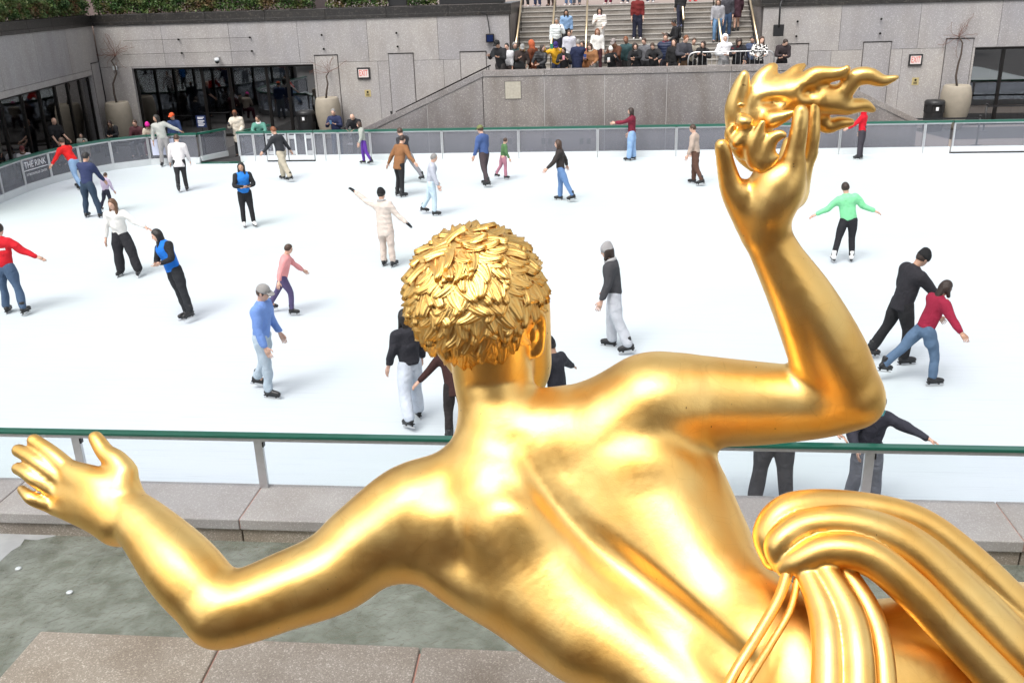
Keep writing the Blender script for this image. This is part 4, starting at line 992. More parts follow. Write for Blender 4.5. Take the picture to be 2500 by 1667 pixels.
# crowd barrier on the podium
x0, x1 = A(1680, 150, 34.45)[0], A(1890, 140, 34.45)[0]
cbx = thing('crowd_barrier', 'steel crowd barrier with rounded ends on the landing before the white hooded visitor', 'barrier', (0, 34.45, R0))
arc = [(x0, 0, .2), (x0, 0, 1.0)]+[(x0+.22-.22*math.cos(q), 0, 1.0+.22*math.sin(q)) for q in (.5, 1, 1.57)]
arc2 = [(x1+x0-p[0], p[1], p[2]) for p in arc[::-1]]
MB().tube(arc+arc2, .024, 8).build('frame_tube', M_steel, cbx, True); MB().tube([(x0, 0, .25), (x1, 0, .25)], .02, 8).build('lower_tube', M_steel, cbx)
k = int((x1-x0)/.16)
for i in range(1, k): MB().tube([(x0+i*(x1-x0)/k, 0, .25), (x0+i*(x1-x0)/k, 0, 1.21 if 1 < i < k-1 else 1.1)], .008, 5).build('bar', M_steel, cbx)
# bench and chair
for (x, y, L_, lab) in ((-19.0, 35.0, 1.3, 'low dark bench under the seated visitors at the left'), (-20.1, 35.9, 1.0, 'low dark bench by the left planter')):
    bn = thing('bench', lab, 'bench', (x, y, 0)); MB().box(-L_/2, L_/2, -.2, .2, .4, .45).build('seat', M_black, bn)
    for s_ in (-1, 1): MB().box(s_*(L_/2-.1)-.03, s_*(L_/2-.1)+.03, -.18, .18, 0, .4).build('leg', M_black, bn)
a = A(862, 340, 34.3); ch = thing('chair', 'pale metal chair behind the barrier by the bald man', 'chair', (a[0], 34.3, 0))
MB().box(-.22, .22, -.2, .2, .43, .46).build('seat', M_alu, ch); 
for z in (.6, .72, .84): MB().box(-.2, .2, .2, .22, z, z+.05).build('backrest', M_alu, ch)
for sx in (-.2, .2):
    for sy in (-.18, .2): MB().tube([(sx, sy, 0), (sx, sy, .43 if sy < 0 else .9)], .014, 6).build('leg', M_alu, ch)
# floating leaves / cups on the basin
for i, (x, y) in enumerate(((45, 1388), (170, 1446))):
    p = G(x, y, .105); tag(MB().lathe([(0, .0), (.035, .002), (.03, .012), (0, .008)], 9).build('litter', M_white, None, True), ['tiny pale scrap floating in the basin near the left edge', 'small white scrap floating in the basin below the open hand'][i], 'litter').location = [float(c) for c in p]
# ================================================================== PEOPLE
def cloth(col, kind='c'):
    key = ('cloth', tuple(col), kind)
    if key in _mc: return _mc[key]
    m = bpy.data.materials.new('fabric'); m.use_nodes = True; t = m.node_tree; b = t.nodes['Principled BSDF']; L = t.links.new
    b.inputs['Roughness'].default_value = .45 if kind == 'puffer' else .85; b.inputs['Specular IOR Level'].default_value = .3
    tc = t.nodes.new('ShaderNodeTexCoord'); n = t.nodes.new('ShaderNodeTexNoise'); n.inputs['Scale'].default_value = 9; n.inputs['Detail'].default_value = 4; L(tc.outputs['Object'], n.inputs['Vector'])
    mx = t.nodes.new('ShaderNodeMix'); mx.data_type = 'RGBA'; mx.inputs[6].default_value = (*[c*.82 for c in col], 1); mx.inputs[7].default_value = (*[min(1, c*1.15+.004) for c in col], 1); L(n.outputs[0], mx.inputs[0]); L(mx.outputs[2], b.inputs['Base Color'])
    if kind == 'pattern':
        v = t.nodes.new('ShaderNodeTexNoise'); v.inputs['Scale'].default_value = 17; v.inputs['Detail'].default_value = 1; L(tc.outputs['Object'], v.inputs['Vector'])
        r = t.nodes.new('ShaderNodeValToRGB'); r.color_ramp.interpolation = 'CONSTANT'; r.color_ramp.elements[1].position = .5; r.color_ramp.elements[0].color = (.01,.01,.01,1); r.color_ramp.elements[1].color = (.75,.73,.7,1)
        L(v.outputs[0], r.inputs[0]); L(r.outputs[0], b.inputs['Base Color'])
    bp = t.nodes.new('ShaderNodeBump'); bp.inputs['Distance'].default_value = .03; bp.inputs['Strength'].default_value = .3 if kind == 'puffer' else .7
    if kind == 'puffer':
        wv = t.nodes.new('ShaderNodeTexWave'); wv.bands_direction = 'Z'; wv.inputs['Scale'].default_value = 3.4; wv.inputs['Distortion'].default_value = .8; L(tc.outputs['Object'], wv.inputs['Vector']); L(wv.outputs[0], bp.inputs['Height'])
    else:
        n2 = t.nodes.new('ShaderNodeTexNoise'); n2.inputs['Scale'].default_value = 11; n2.inputs['Detail'].default_value = 3; n2.inputs['Distortion'].default_value = .8; L(tc.outputs['Object'], n2.inputs['Vector']); L(n2.outputs[0], bp.inputs['Height'])
    L(bp.outputs[0], b.inputs['Normal']); _mc[key] = m; return m
SKIN = {'l': (.62,.38,.28), 'm': (.48,.28,.19), 'd': (.10,.05,.032), 'b': (.25,.13,.085)}
def skin(k): return mat('skin', SKIN[k], .55, noise=.06, nscale=20)
HAIRC = {'black': (.012,.010,.009), 'brown': (.055,.028,.016), 'grey': (.22,.21,.2), 'blond': (.32,.2,.09), 'dbrown': (.028,.016,.011), 'red': (.18,.06,.02), 'long': (.12,.06,.03)}
def hairm(c): return mat('hair', HAIRC[c], .5, noise=.3, nscale=40, bump=.5, bscale=60)
# hand template: palm and five separate tapering fingers, pointing -z, palm facing -x
HT = MB()
HT.add([(-.012,-.036,-.02),(.012,-.036,-.02),(.013,.040,-.02),(-.013,.040,-.02),(-.010,-.042,-.098),(.010,-.042,-.098),(.010,.044,-.09),(-.010,.044,-.09),(-.012,-.024,.012),(.012,-.024,.012),(.012,.024,.012),(-.012,.024,.012)],
       [(0,4,5,1),(1,5,6,2),(2,6,7,3),(3,7,4,0),(4,7,6,5),(8,0,1,9),(9,1,2,10),(10,2,3,11),(11,3,0,8),(8,9,10,11)])
for k, (y, L_) in enumerate(((-.032, .062), (-.011, .078), (.011, .085), (.033, .076))):
    HT.tube([(0, y, -.088), (-.006, y*1.08, -.088-L_*.5), (-.022, y*1.1, -.088-L_*.95)], [.0095, .0085, .0065], 5)
HT.tube([(-.004, .034, -.022), (-.018, .062, -.058), (-.026, .066, -.092)], [.013, .011, .008], 5)
HTV = np.array(HT.v); HTF = HT.f
# ice skate and shoe templates (toe towards +y, ankle at origin)
def skate_tpl():
    q = SDF(); q.chain([((0,-.012,.10), .052), ((0,-.005,.03), .05), ((0,.0,-.02), .047)], .01); q.chain([((0,-.045,-.035), .040), ((0,.05,-.035), .042), ((0,.13,-.045), .040), ((0,.165,-.05), .034)], .04); q.cut((0,0,-1), .082); q.cut((0,0,1), .13)
    V_, Q_ = q.mesh(.014); 
    b_ = MB(); b_.box(-.03, .03, -.08, .18, -.09, -.075).box(-.008, .008, -.06, -.03, -.118, -.09).box(-.008, .008, .10, .13, -.118, -.09)
    b2 = MB(); b2.add([(s_*.003, y, z) for s_ in (-1, 1) for y, z in ((-.10,-.125),(-.10,-.118),(.19,-.115),(.20,-.125),(.185,-.142),(-.09,-.142))], [(0,1,2,3,4,5),(11,10,9,8,7,6)]+[(i,6+i,6+(i+1)%6,(i+1)%6) for i in range(6)])
    return V_, Q_, b_, b2
SV, SQ, sb1, sb2 = skate_tpl()
M_boot = {'black': mat('black boot leather', (.014,.014,.015), .4), 'white': mat('white boot leather', (.72,.71,.69), .4)}
boot_me = {k: npmesh('boot', SV, SQ, [m]) for k, m in M_boot.items()}
bl1 = sb1.mesh('blade_holder', M_boot['black']); bl2 = sb2.mesh('blade', M_steel)
q = SDF(); q.chain([((0,-.01,.04), .045), ((0,-.01,-.01), .045)], .01); q.chain([((0,-.04,-.04), .036), ((0,.05,-.045), .037), ((0,.15,-.05), .032)], .03); q.cut((0,0,-1), .078)
shV, shQ = q.mesh(.016); SHOE = {}
def shoe_me(c):
    if c not in SHOE: SHOE[c] = npmesh('shoe', shV, shQ, [mat('shoe leather', c, .5)])
    return SHOE[c]
eye_me = MB().lathe([(0,-.006), (.008,-.003), (.010,0), (.008,.003), (0,.006)], 8).mesh('eye', M_black, True)

def rx(a): a = RAD(a); c, s = math.cos(a), math.sin(a); return np.array([[1,0,0],[0,c,-s],[0,s,c]])
def ry(a): a = RAD(a); c, s = math.cos(a), math.sin(a); return np.array([[c,0,s],[0,1,0],[-s,0,c]])
def rz_(a): a = RAD(a); c, s = math.cos(a), math.sin(a); return np.array([[c,-s,0],[s,c,0],[0,0,1]])
def limb(side, f, s): f, s = RAD(f), RAD(s); return np.array([side*math.sin(s), math.cos(s)*math.sin(f), -math.cos(s)*math.cos(f)])
# pose: lean(f,s), head(turn,nod,tilt), aL/aR (upper f,s, fore f,s) ; lL/lR (thigh f,s,knee). R is +x side
POSES = {
 'stand':  dict(lean=(2,0), head=(0,5,0), aR=(0,8,14,2), aL=(0,8,14,2), lR=(0,3,0), lL=(0,3,0)),
 'rail':   dict(lean=(24,0), head=(0,10,0), aR=(38,14,80,-28), aL=(38,14,80,-28), lR=(-4,5,0), lL=(-6,5,0)),
 'phone':  dict(lean=(8,0), head=(0,6,0), aR=(28,14,110,-24), aL=(28,14,110,-24), lR=(0,4,0), lL=(0,4,0)),
 'phone1': dict(lean=(6,0), head=(0,12,0), aR=(24,12,105,-20), aL=(4,10,60,-15), lR=(0,4,0), lL=(0,4,0)),
 'folded': dict(lean=(4,0), head=(0,4,0), aR=(22,14,82,-62), aL=(20,14,76,-62), lR=(0,4,0), lL=(0,4,0)),
 'spread': dict(lean=(6,0), head=(0,4,0), aR=(5,58,5,66), aL=(5,58,5,66), lR=(2,12,4), lL=(6,9,10)),
 'glideR': dict(lean=(16,0), head=(0,4,0), aR=(-26,22,-10,30), aL=(30,20,45,14), lR=(24,5,26), lL=(-26,8,8)),
 'glideL': dict(lean=(16,0), head=(0,4,0), aR=(32,18,50,10), aL=(-28,20,-12,26), lR=(-28,8,10), lL=(22,5,24)),
 'cross':  dict(lean=(8,2), head=(0,6,0), aR=(6,16,24,8), aL=(2,16,20,8), lR=(10,2,12), lL=(-12,10,16)),
 'sit':    dict(lean=(14,0), head=(0,22,0), aR=(22,8,84,-34), aL=(22,8,84,-34), lR=(82,6,84), lL=(80,6,80)),
 'down':   dict(lean=(3,0), head=(0,16,0), aR=(6,9,22,2), aL=(-6,9,12,2), lR=(22,2,26), lL=(-6,3,4)),
 'bent':   dict(lean=(42,0), head=(0,-10,0), aR=(40,25,55,20), aL=(10,40,10,45), lR=(34,7,44), lL=(-14,8,22)),
}
ZC = [0]
def person(label, pos, hd, H_=1.72, pose='stand', top=(.1,.1,.1), bot=(.03,.03,.04), sk='l', hair=('short', 'brown'), hat=None, shoes='black', tlen=0., tk='c', leg=1., inner=None,
           group=None, pose_o=None, tilt=(0, 0), sleeve=1., scarf=None, hood=None, bulk=1., h=None, skateon=None, seat=None, tname='jacket', gloves=None):
    P_ = dict(POSES[pose]); P_.update(pose_o or {})
    u = H_
    Rl = ry(P_['lean'][1])@rx(-P_['lean'][0])
    pel = np.array([0., 0, .52])
    W = lambda x, y, z: pel+Rl@np.array([x, y, z])
    waist, chest, shc, neck = W(0,0,.075), W(0,.003,.19), W(0,-.004,.275), W(0,-.004,.31)
    t_, n_, tl = P_['head']; Rh = Rl@rz_(t_)@rx(-n_)@ry(tl)
    if P_['lean'][0] > 20: Rh = ry(P_['lean'][1])@rx(-P_['lean'][0]*.45)@rz_(t_)@rx(-n_)@ry(tl)
    hc = neck+Rh@np.array([0, .012, .098])
    J = {}
    for sd, key in ((1, 'R'), (-1, 'L')):
        uf, us, ff, fs = P_['a'+key]; sh = W(sd*.105, 0, .268); el = sh+.165*limb(sd, uf, us); wr = el+.145*limb(sd, ff, fs)
        tf, ts, kn = P_['l'+key]; hp = pel+np.array([sd*.05, 0, -.01]); d1 = limb(sd, tf, ts); kne = hp+.235*d1; d2 = limb(sd, tf-kn, ts*.8); an = kne+.235*d2
        J[key] = (sh, el, wr, hp, kne, an, limb(sd, ff, fs), tf-kn)
    Rt = ry(tilt[1])@rx(-tilt[0])
    skt = (shoes in ('black', 'white')) if skateon is None else skateon
    lowz = min((Rt@J[k][5])[2] for k in 'RL'); an0 = (Rt@J['R'][5]+Rt@J['L'][5])/2
    soleh = (.142 if skt else .078)
    # metres, local frame: contact centre at origin
    off = np.array([-an0[0]*u, -an0[1]*u, soleh*(.96)-lowz*u])
    if seat is not None: off[2] = 0; off[:2] = 0; off = np.array([0, 0, seat+.1-.52*u])
    X = lambda p: (Rt@p)*u+off
    hs_ = .024 if h is None else h
    rot = rz_(hd); pos = np.array(pos, float)
    root = thing('person', label, 'person', pos, group, RAD(hd))
    cl = 1.0
    yax = Rt@Rl@np.array([0, 1., 0]); fl = (tuple(yax), .66); bk = bulk
    bd = SDF(); r = lambda v: v*u
    bd.cone(X(pel), X(chest), r(.078), r(.088), r(.03), fl); bd.cone(X(shc+Rl@np.array([-.06,0,-.02])), X(shc+Rl@np.array([.06,0,-.02])), r(.05), r(.05), r(.04))
    bd.chain([(X(shc), r(.034)), (X(neck), r(.031)), (X(hc+Rh@np.array([0,-.01,-.03])), r(.033))], r(.02), sub=2)
    Rw = Rt@Rh
    bd.ell(X(hc), (r(.044), r(.053), r(.062)), Rw, r(.01)); bd.ell(X(hc+Rh@np.array([0,.018,-.035])), (r(.030), r(.032), r(.034)), Rw, r(.012))
    bd.cone(X(hc+Rh@np.array([0,.048,.005])), X(hc+Rh@np.array([0,.062,-.014])), r(.005), r(.0085), r(.006))
    for sd in (-1, 1): bd.ell(X(hc+Rh@np.array([sd*.046,-.004,-.004])), (r(.007), r(.012), r(.018)), Rw, r(.004))
    hv = []
    for key, sd in (('R', 1), ('L', -1)):
        sh, el, wr, hp, kn, an, fd, sf = J[key]
        bd.chain([(X(sh), r(.034)), (X((sh+el)/2), r(.029)), (X(el), r(.023)), (X((el+wr)/2), r(.022)), (X(wr), r(.0155))], r(.02), sub=2)
        bd.cone(X(wr), X(wr+fd*.02), r(.0155), r(.015), r(.01))
        bd.chain([(X(hp), r(.056)), (X((hp+kn)/2), r(.047)), (X(kn), r(.034)), (X(kn*.6+an*.4), r(.033)), (X(an), r(.021))], r(.02), sub=2)
        bd.cone(X(an), X(an)+np.array([0, .06, -.035]), r(.021), r(.02), r(.02))
        # hand
        z = -(Rt@fd); xw = np.cross(np.array([0, 1., .2]), z); xw /= np.linalg.norm(xw)+1e-9; yw = np.cross(z, xw)
        Mh = np.stack([xw*sd, yw, z], 1); hv.append(HTV@(Mh.T)*(u/1.72)+X(wr+fd*.012))
    bV, bQ = bd.mesh(hs_)
    vs = np.concatenate([bV]+hv); nb = len(bV)
    faces = [tuple(f) for f in bQ.tolist()]
    for i in range(2): o_ = nb+i*len(HTV); faces += [tuple(v+o_ for v in f) for f in HTF]
    me = bpy.data.meshes.new('body'); me.from_pydata(vs.tolist(), [], faces); me.materials.append(skin(sk)); me.polygons.foreach_set('use_smooth', [True]*len(faces)); me.update()
    if gloves: me.materials.append(cloth(gloves)); mi_ = np.zeros(len(faces), np.int32); mi_[len(bQ):] = 1; me.polygons.foreach_set('material_index', mi_)
    obj('body', me, root)
    # trousers
    if bot is not None:
        tr = SDF(); g = max(.008, .011*leg)
        tr.cone(X(pel+np.array([0,0,.0])), X(waist), r(.084), r(.080), r(.02), (tuple(yax), .72))
        for key in 'RL':
            sh, el, wr, hp, kn, an, fd, sf = J[key]
            tr.chain([(X(hp), r(.062)), (X((hp+kn)/2), r(.049+g)), (X(kn), r(.034+g)), (X(kn*.5+an*.5), r(.030+g*1.15)), (X(kn*.06+an*.94), r(.024+g*1.35))], r(.02), sub=2)
        V_, Q_ = tr.mesh(hs_); ZC[0] += 1; V_ = wrinkle(V_, .002 if leg < .8 else .005, .9, ZC[0]); obj('trousers', npmesh('trousers', V_, Q_, [cloth(bot)]), root)
    # top garment
    def garment(name, col, gk, ex, zlow, arm=1.):
        tp = SDF(); e_ = ex*bk
        low = pel+Rl@np.array([0, 0, zlow])
        tp.cone(X(low), X(chest+Rl@np.array([0,0,.02])), r(.083+e_+max(0, -zlow)*.12), r(.088+e_), r(.03), (tuple(yax), .74))
        tp.cone(X(shc+Rl@np.array([-.07,0,-.018])), X(shc+Rl@np.array([.07,0,-.018])), r(.047+e_*.6), r(.047+e_*.6), r(.05))
        tp.cone(X(shc), X(neck+Rl@np.array([0,0,-.01])), r(.045+e_*.4), r(.040+e_*.3), r(.03))
        for key in 'RL':
            sh, el, wr = J[key][:3]
            if arm >= 1: tp.chain([(X(sh), r(.040+e_*.7)), (X((sh+el)/2), r(.036+e_*.7)), (X(el), r(.031+e_*.6)), (X(el*.1+wr*.9), r(.023+e_*.6))], r(.03), sub=3)
            elif arm > 0: tp.cone(X(sh), X(sh+(el-sh)*arm), r(.040+e_), r(.037+e_), r(.03))
        nn = Rt@Rl@np.array([0, 0, -1.]); tp.cut(nn, float(X(low)@nn)+r(.028))
        V_, Q_ = tp.mesh(hs_); ZC[0] += 1; V_ = wrinkle(V_, 0 if name == 'shirt' else .006, 1, ZC[0]); return obj(name, npmesh(name, V_, Q_, [cloth(col, gk)]), root)
    if inner is not None: garment('shirt', inner, 'c', .004, .03, 1.)
    if inner is not None and sleeve < 1: pass
    garment(tname, top, tk, .012+(.008 if tk == 'puffer' else 0)+(.003 if inner is not None else 0), .02-tlen, (sleeve if inner is None else (0 if sleeve < 1 else 1)))
    # hair
    style, hcol = hair
    if style != 'bald':
        hh = SDF(); hh.ell(X(hc+Rh@np.array([0,-.006,.008])), (r(.050), r(.058), r(.064)), Rw, r(.01))
        if style in ('long', 'bob', 'curly'):
            L_ = {'long': .20, 'bob': .09, 'curly': .11}[style]; w__ = {'long': .042, 'bob': .044, 'curly': .058}[style]
            dn = Rw@np.array([0,-.032,-.02]); c0 = X(hc)+dn*u; c1 = c0+(Rt@Rl@np.array([0,-.012,-L_]))*u
            hh.cone(c0, c1, r(w__+.004), r(w__*.8), r(.02), (tuple(Rw@np.array([0,1.,0])), .6))
            for sd in (-1, 1): hh.cone(X(hc+Rh@np.array([sd*.036,-.01,.0])), X(hc+Rh@np.array([sd*.045,.005,0]))+np.array([0,0,-L_*.75*u]), r(.022), r(.018), r(.02))
        if style == 'curly': hh.ell(X(hc+Rh@np.array([0,-.015,.0])), (r(.066), r(.062), r(.066)), Rw, r(.02))
        hh.sub_ell(X(hc+Rh@np.array([0,.060,-.026])), (r(.049), r(.062), r(.070)), Rw, r(.006))
        if style == 'short':
            nn = Rw@np.array([0, .25, -1.]); hh.cut(nn, float(X(hc)@nn)+r(.022))
        V_, Q_ = hh.mesh(hs_*.62); obj('hair', npmesh('hair', V_, Q_, [hairm(hcol)]), root)
    if hat:
        hk, hcol = hat; ht = SDF(); ht.ell(X(hc+Rh@np.array([0,-.003,.016])), (r(.055), r(.062), r(.062)), Rw, r(.01))
        nn = Rw@np.array([0, -.12, -1.]); ht.cut(nn, float(X(hc)@nn)-r(.008 if hk == 'cap' else -.004))
        if hk == 'beanie': ht.ell(X(hc+Rh@np.array([0,-.02,.065])), (r(.03), r(.03), r(.022)), Rw, r(.03))
        V_, Q_ = ht.mesh(hs_*.85); ho = obj('hat', npmesh('hat', V_, Q_, [cloth(hcol)]), root)
        if hk == 'cap':
            b_ = MB(); c0 = np.array([X(hc+Rh@np.array([math.sin(q)*.05, .045+math.cos(q)*.055*(k), .014-.012*k])) for k in (0., 1.) for q in (-1.2, -.6, 0, .6, 1.2)])
            c1 = c0+(Rw@np.array([0, 0, .006*u])); b_.add(list(c0)+list(c1), [(i, i+1, i+6, i+5) for i in range(4)]+[(i+10, i+15, i+16, i+11) for i in range(4)]+[(5+i, 6+i, 16+i, 15+i) for i in range(4)])
            b_.build('brim', cloth(hcol), ho)
    if hood:
        ho = SDF(); ho.ell(X(hc+Rh@np.array([0,-.012,.006])), (r(.064), r(.068), r(.078)), Rw, r(.02)); ho.cone(X(hc+Rh@np.array([0,-.02,-.03])), X(shc), r(.055), r(.06), r(.03))
        ho.sub_ell(X(hc+Rh@np.array([0,.06,-.012])), (r(.043), r(.062), r(.058)), Rw, r(.01)); V_, Q_ = ho.mesh(hs_*.85); obj('hood', npmesh('hood', V_, Q_, [cloth(hood)]), root)
    if scarf:
        sc_ = SDF(); m_ = 8; c0 = X(neck+Rl@np.array([0,.004,.008])); R0_ = Rt@Rl
        sc_.chain([(c0+R0_@np.array([math.cos(q)*.046*u, math.sin(q)*.042*u, (-.012*math.sin(q))*u]), r(.020)) for q in [i*2*math.pi/m_ for i in range(m_+1)]], r(.01), sub=1)
        V_, Q_ = sc_.mesh(hs_*.85); obj('scarf', npmesh('scarf', V_, Q_, [cloth(scarf)]), root)
    # eyes
    for sd in (-1, 1):
        e_ = obj('eye', eye_me, root, X(hc+Rh@np.array([sd*.019, .049, .004])))
        mm = Matrix([list(v) for v in (Rw@rx(-90)).tolist()]).to_4x4(); e_.rotation_euler = mm.to_euler()
    # footwear
    for key, sd in (('R', 1), ('L', -1)):
        an, sf = J[key][5], J[key][7]; pit = max(-40, min(25, -sf))*.55 if J[key][5][2] > min(J['R'][5][2], J['L'][5][2])+.02 else 0
        loc = X(an); rot_e = (Matrix([list(v) for v in (rx(-pit if False else -max(0, pit)*1)@rz_(-8*sd)).tolist()])).to_euler()
        if skt:
            o_ = obj('ice_skate', boot_me[shoes], root, loc); obj('blade_holder', bl1, o_); obj('blade', bl2, o_)
        else: o_ = obj('shoe', shoe_me(shoes if isinstance(shoes, tuple) else (.02,.02,.022)), root, loc)
        o_.rotation_euler = rot_e; o_.scale = (u/1.74,)*3
    Rz = rz_(hd)
    hands = {k: pos+Rz@X(J[k][2]+J[k][6]*.06) for k in 'RL'}
    hands['head'] = pos+Rz@X(hc); hands['back'] = pos+Rz@X(chest+Rl@np.array([0,-.085,.01])); hands['hip'] = pos+Rz@X(waist+Rl@np.array([.11,.03,-.04])); hands['chest'] = pos+Rz@X(chest+Rl@np.array([0,.075,.03])); hands['hd'] = hd
    return hands
def D2(x, y, z=0.): return G(x*K, y*K, z)
W_ = (.70,.69,.66); BK = (.016,.016,.018); DN = (.045,.075,.14); LDN = (.22,.34,.52); KH = (.40,.36,.28)
SKG = 'skaters on the ice'
def sk(label, dx, dy, hd, **k):
    k.setdefault('group', SKG); return person(label, D2(dx, dy, .004), hd, **k)
# --- skaters (display pixel of the feet)
RED = sk('skater in red hooded top and jeans with arms out, at the left edge', 38, 722, 5, H_=1.75, pose='spread', top=(.55,.01,.02), bot=(.06,.10,.17), hair=('short','dbrown'), h=.02, pose_o=dict(lL=(4,6,2), lR=(-6,14,8), aR=(5,48,8,62), aL=(5,30,30,10)))
sk('long-haired skater in cream sweater and flared black trousers', 300, 634, 185, H_=1.70, pose='stand', top=W_, bot=(.02,.02,.024), hair=('long','long'), leg=2.2, h=.02, tname='sweater', pose_o=dict(aL=(10,50,18,62), aR=(10,14,16,4), lR=(0,5,2), lL=(8,17,4), lean=(5,0), head=(-15,8,0)))
GRD = sk('black-haired rink guard in blue vest over black sleeves, leaning sideways', 436, 735, 150, H_=1.72, pose='folded', top=(.01,.16,.62), inner=BK, bot=(.018,.02,.024), hair=('long','black'), sleeve=.5, tilt=(0,18), h=.02, tname='vest', pose_o=dict(lR=(-3,3,0), lL=(4,3,2), head=(-30,8,0)))
sk('skater in grey cap, blue jacket and pale jeans', 607, 903, -95, H_=1.74, pose='cross', top=(.16,.28,.62), bot=(.40,.48,.55), hair=('short','brown'), hat=('cap',(.30,.29,.28)), h=.02)
sk('smaller skater in pink top and dark plum leggings', 648, 722, -80, H_=1.36, pose='glideR', top=(.72,.30,.30), bot=(.09,.07,.16), hair=('short','brown'), h=.022, leg=.5)
sk('skater in long beige coat, black beanie and black gloves with both arms out', 893, 612, -14, H_=1.68, pose='spread', top=(.62,.54,.48), bot=(.60,.50,.44), hair=('short','black'), hat=('beanie',(.012,.012,.013)), tlen=.13, scarf=(.36,.35,.34), h=.02, gloves=BK, tname='coat', pose_o=dict(aL=(5,112,5,130), aR=(5,34,5,52), lR=(0,4,0), lL=(6,2,8), lean=(2,-4)))
STW = sk('young rink steward in blue vest with arms folded and white skates', 573, 521, -150, H_=1.66, pose='folded', top=(.02,.19,.62), inner=BK, bot=(.015,.015,.017), hair=('long','black'), sk='m', shoes='white', sleeve=.5, leg=.4, h=.02, tname='vest', pose_o=dict(lR=(-2,2,0), lL=(5,4,0), head=(-18,4,0)))
sk('man in navy sweater and dark jeans, seen from behind holding a child', 216, 500, -6, H_=1.78, pose='cross', top=(.025,.035,.095), bot=(.025,.045,.075), hair=('short','black'), sk='m', h=.02, tname='sweater', pose_o=dict(aR=(30,10,38,6), aL=(28,10,40,4), lR=(4,10,4), lL=(4,10,4), lean=(12,0)))
sk('small child in lilac coat held by the man in the navy sweater', 246, 488, -20, H_=1.05, pose='cross', top=(.50,.42,.55), bot=(.03,.03,.05), hair=('short','brown'), h=.02)
sk('bent skater in bright red jacket and light blue jeans near the curved barrier', 186, 434, 75, H_=1.76, pose='bent', top=(.62,.012,.012), bot=LDN, hair=('short','brown'), pose_o=dict(lean=(34,0)))
sk('man in pale grey jacket and grey trousers leaning back on the curved barrier', 383, 381, -160, H_=1.78, pose='stand', top=(.42,.43,.40), bot=(.30,.29,.29), hair=('curly','black'), sk='m', pose_o=dict(aL=(-12,58,-8,62), aR=(-4,14,8,4), lean=(-4,8), lR=(10,4,4), head=(-55,4,0)))
sk('skater in long white top and black leggings by the rink entrance', 421, 441, 20, H_=1.72, pose='cross', top=(.72,.68,.68), bot=(.02,.02,.022), hair=('short','brown'), tlen=.10, leg=.5, tname='coat', pose_o=dict(lR=(2,2,2), lL=(-8,2,10)))
sk('skater in black jacket and khaki trousers in front of the white-barred gates', 660, 416, 70, H_=1.76, pose='glideR', top=(.025,.027,.032), bot=KH, hair=('short','red'), leg=1.6)
sk('child in grey top and purple leggings beside the far barrier', 845, 379, 100, H_=1.45, pose='cross', top=(.36,.38,.34), bot=(.10,.03,.28), hair=('bob','brown'), leg=.5)
sk('skater in camel brown coat and tight black trousers', 919, 452, -35, H_=1.76, pose='glideL', top=(.24,.11,.045), bot=BK, hair=('short','dbrown'), tlen=.09, leg=.5, tname='coat', pose_o=dict(aR=(-10,42,-5,52), lR=(-4,4,2), lL=(8,4,18)))
sk('skater in black jacket partly behind the camel brown coat', 947, 421, 60, H_=1.72, pose='glideL', top=(.03,.03,.035), bot=(.20,.20,.22), hair=('short','brown'))
sk('slight skater in pale grey top and washed blue jeans carrying nothing', 986, 494, -80, H_=1.62, pose='cross', top=(.42,.44,.50), bot=(.48,.60,.68), hair=('short','grey'))
sk('skater in blue jacket, olive cap and dark trousers', 1119, 428, 60, H_=1.80, pose='cross', top=(.055,.10,.25), bot=(.06,.045,.05), hair=('short','brown'), hat=('cap',(.16,.18,.07)), leg=.7)
sk('child in green top and pink leggings beside the blue jacket skater', 1151, 413, -70, H_=1.25, pose='cross', top=(.08,.17,.07), bot=(.45,.20,.26), hair=('short','brown'))
sk('brown-haired skater in black vest top and blue jeans in mid rink', 1301, 463, 85, H_=1.68, pose='glideR', top=(.035,.028,.026), bot=(.12,.22,.42), hair=('bob','brown'), pose_o=dict(lR=(4,3,2), lL=(-24,5,4), lean=(4,0)))
sk('skater in maroon sweater and light jeans holding the far rail', 1450, 369, 80, H_=1.74, pose='stand', top=(.16,.012,.03), bot=(.24,.38,.60), hair=('bob','dbrown'), leg=1.8, tname='sweater', pose_o=dict(aL=(70,10,84,4), aR=(6,6,24,0), lR=(-4,3,0), lL=(6,3,2)))
sk('skater in fuzzy beige jacket and dark brown trousers near the raised golden hand', 1602, 425, 70, H_=1.74, pose='cross', top=(.42,.33,.27), bot=(.09,.045,.03), hair=('short','brown'))
sk('skater in bright red hooded jacket beside the right part of the far barrier', 1974, 366, 60, H_=1.66, pose='stand', top=(.60,.006,.02), bot=(.045,.04,.05), hair=('short','brown'), hood=(.60,.006,.02), pose_o=dict(aL=(40,30,55,30), aR=(4,8,20,2)))
sk('skater in mint green sweater and black leggings gliding with arms out', 1934, 603, -4, H_=1.66, pose='spread', top=(.22,.66,.33), bot=(.018,.018,.022), hair=('short','dbrown'), shoes='white', leg=.5, h=.02, tname='sweater', pose_o=dict(lL=(-8,14,6), lR=(4,4,10), aL=(4,44,6,60), aR=(4,44,6,66), lean=(4,-10), head=(0,4,0)))
sk('tall man in black coat and black beanie at the right', 2036, 832, -70, H_=1.84, pose='cross', top=(.022,.021,.026), bot=(.015,.015,.017), hair=('short','dbrown'), sk='m', hat=('beanie',(.013,.013,.014)), tlen=.06, leg=1.2, h=.02, tname='coat', pose_o=dict(lean=(10,6), head=(0,22,0), aR=(40,8,50,0)))
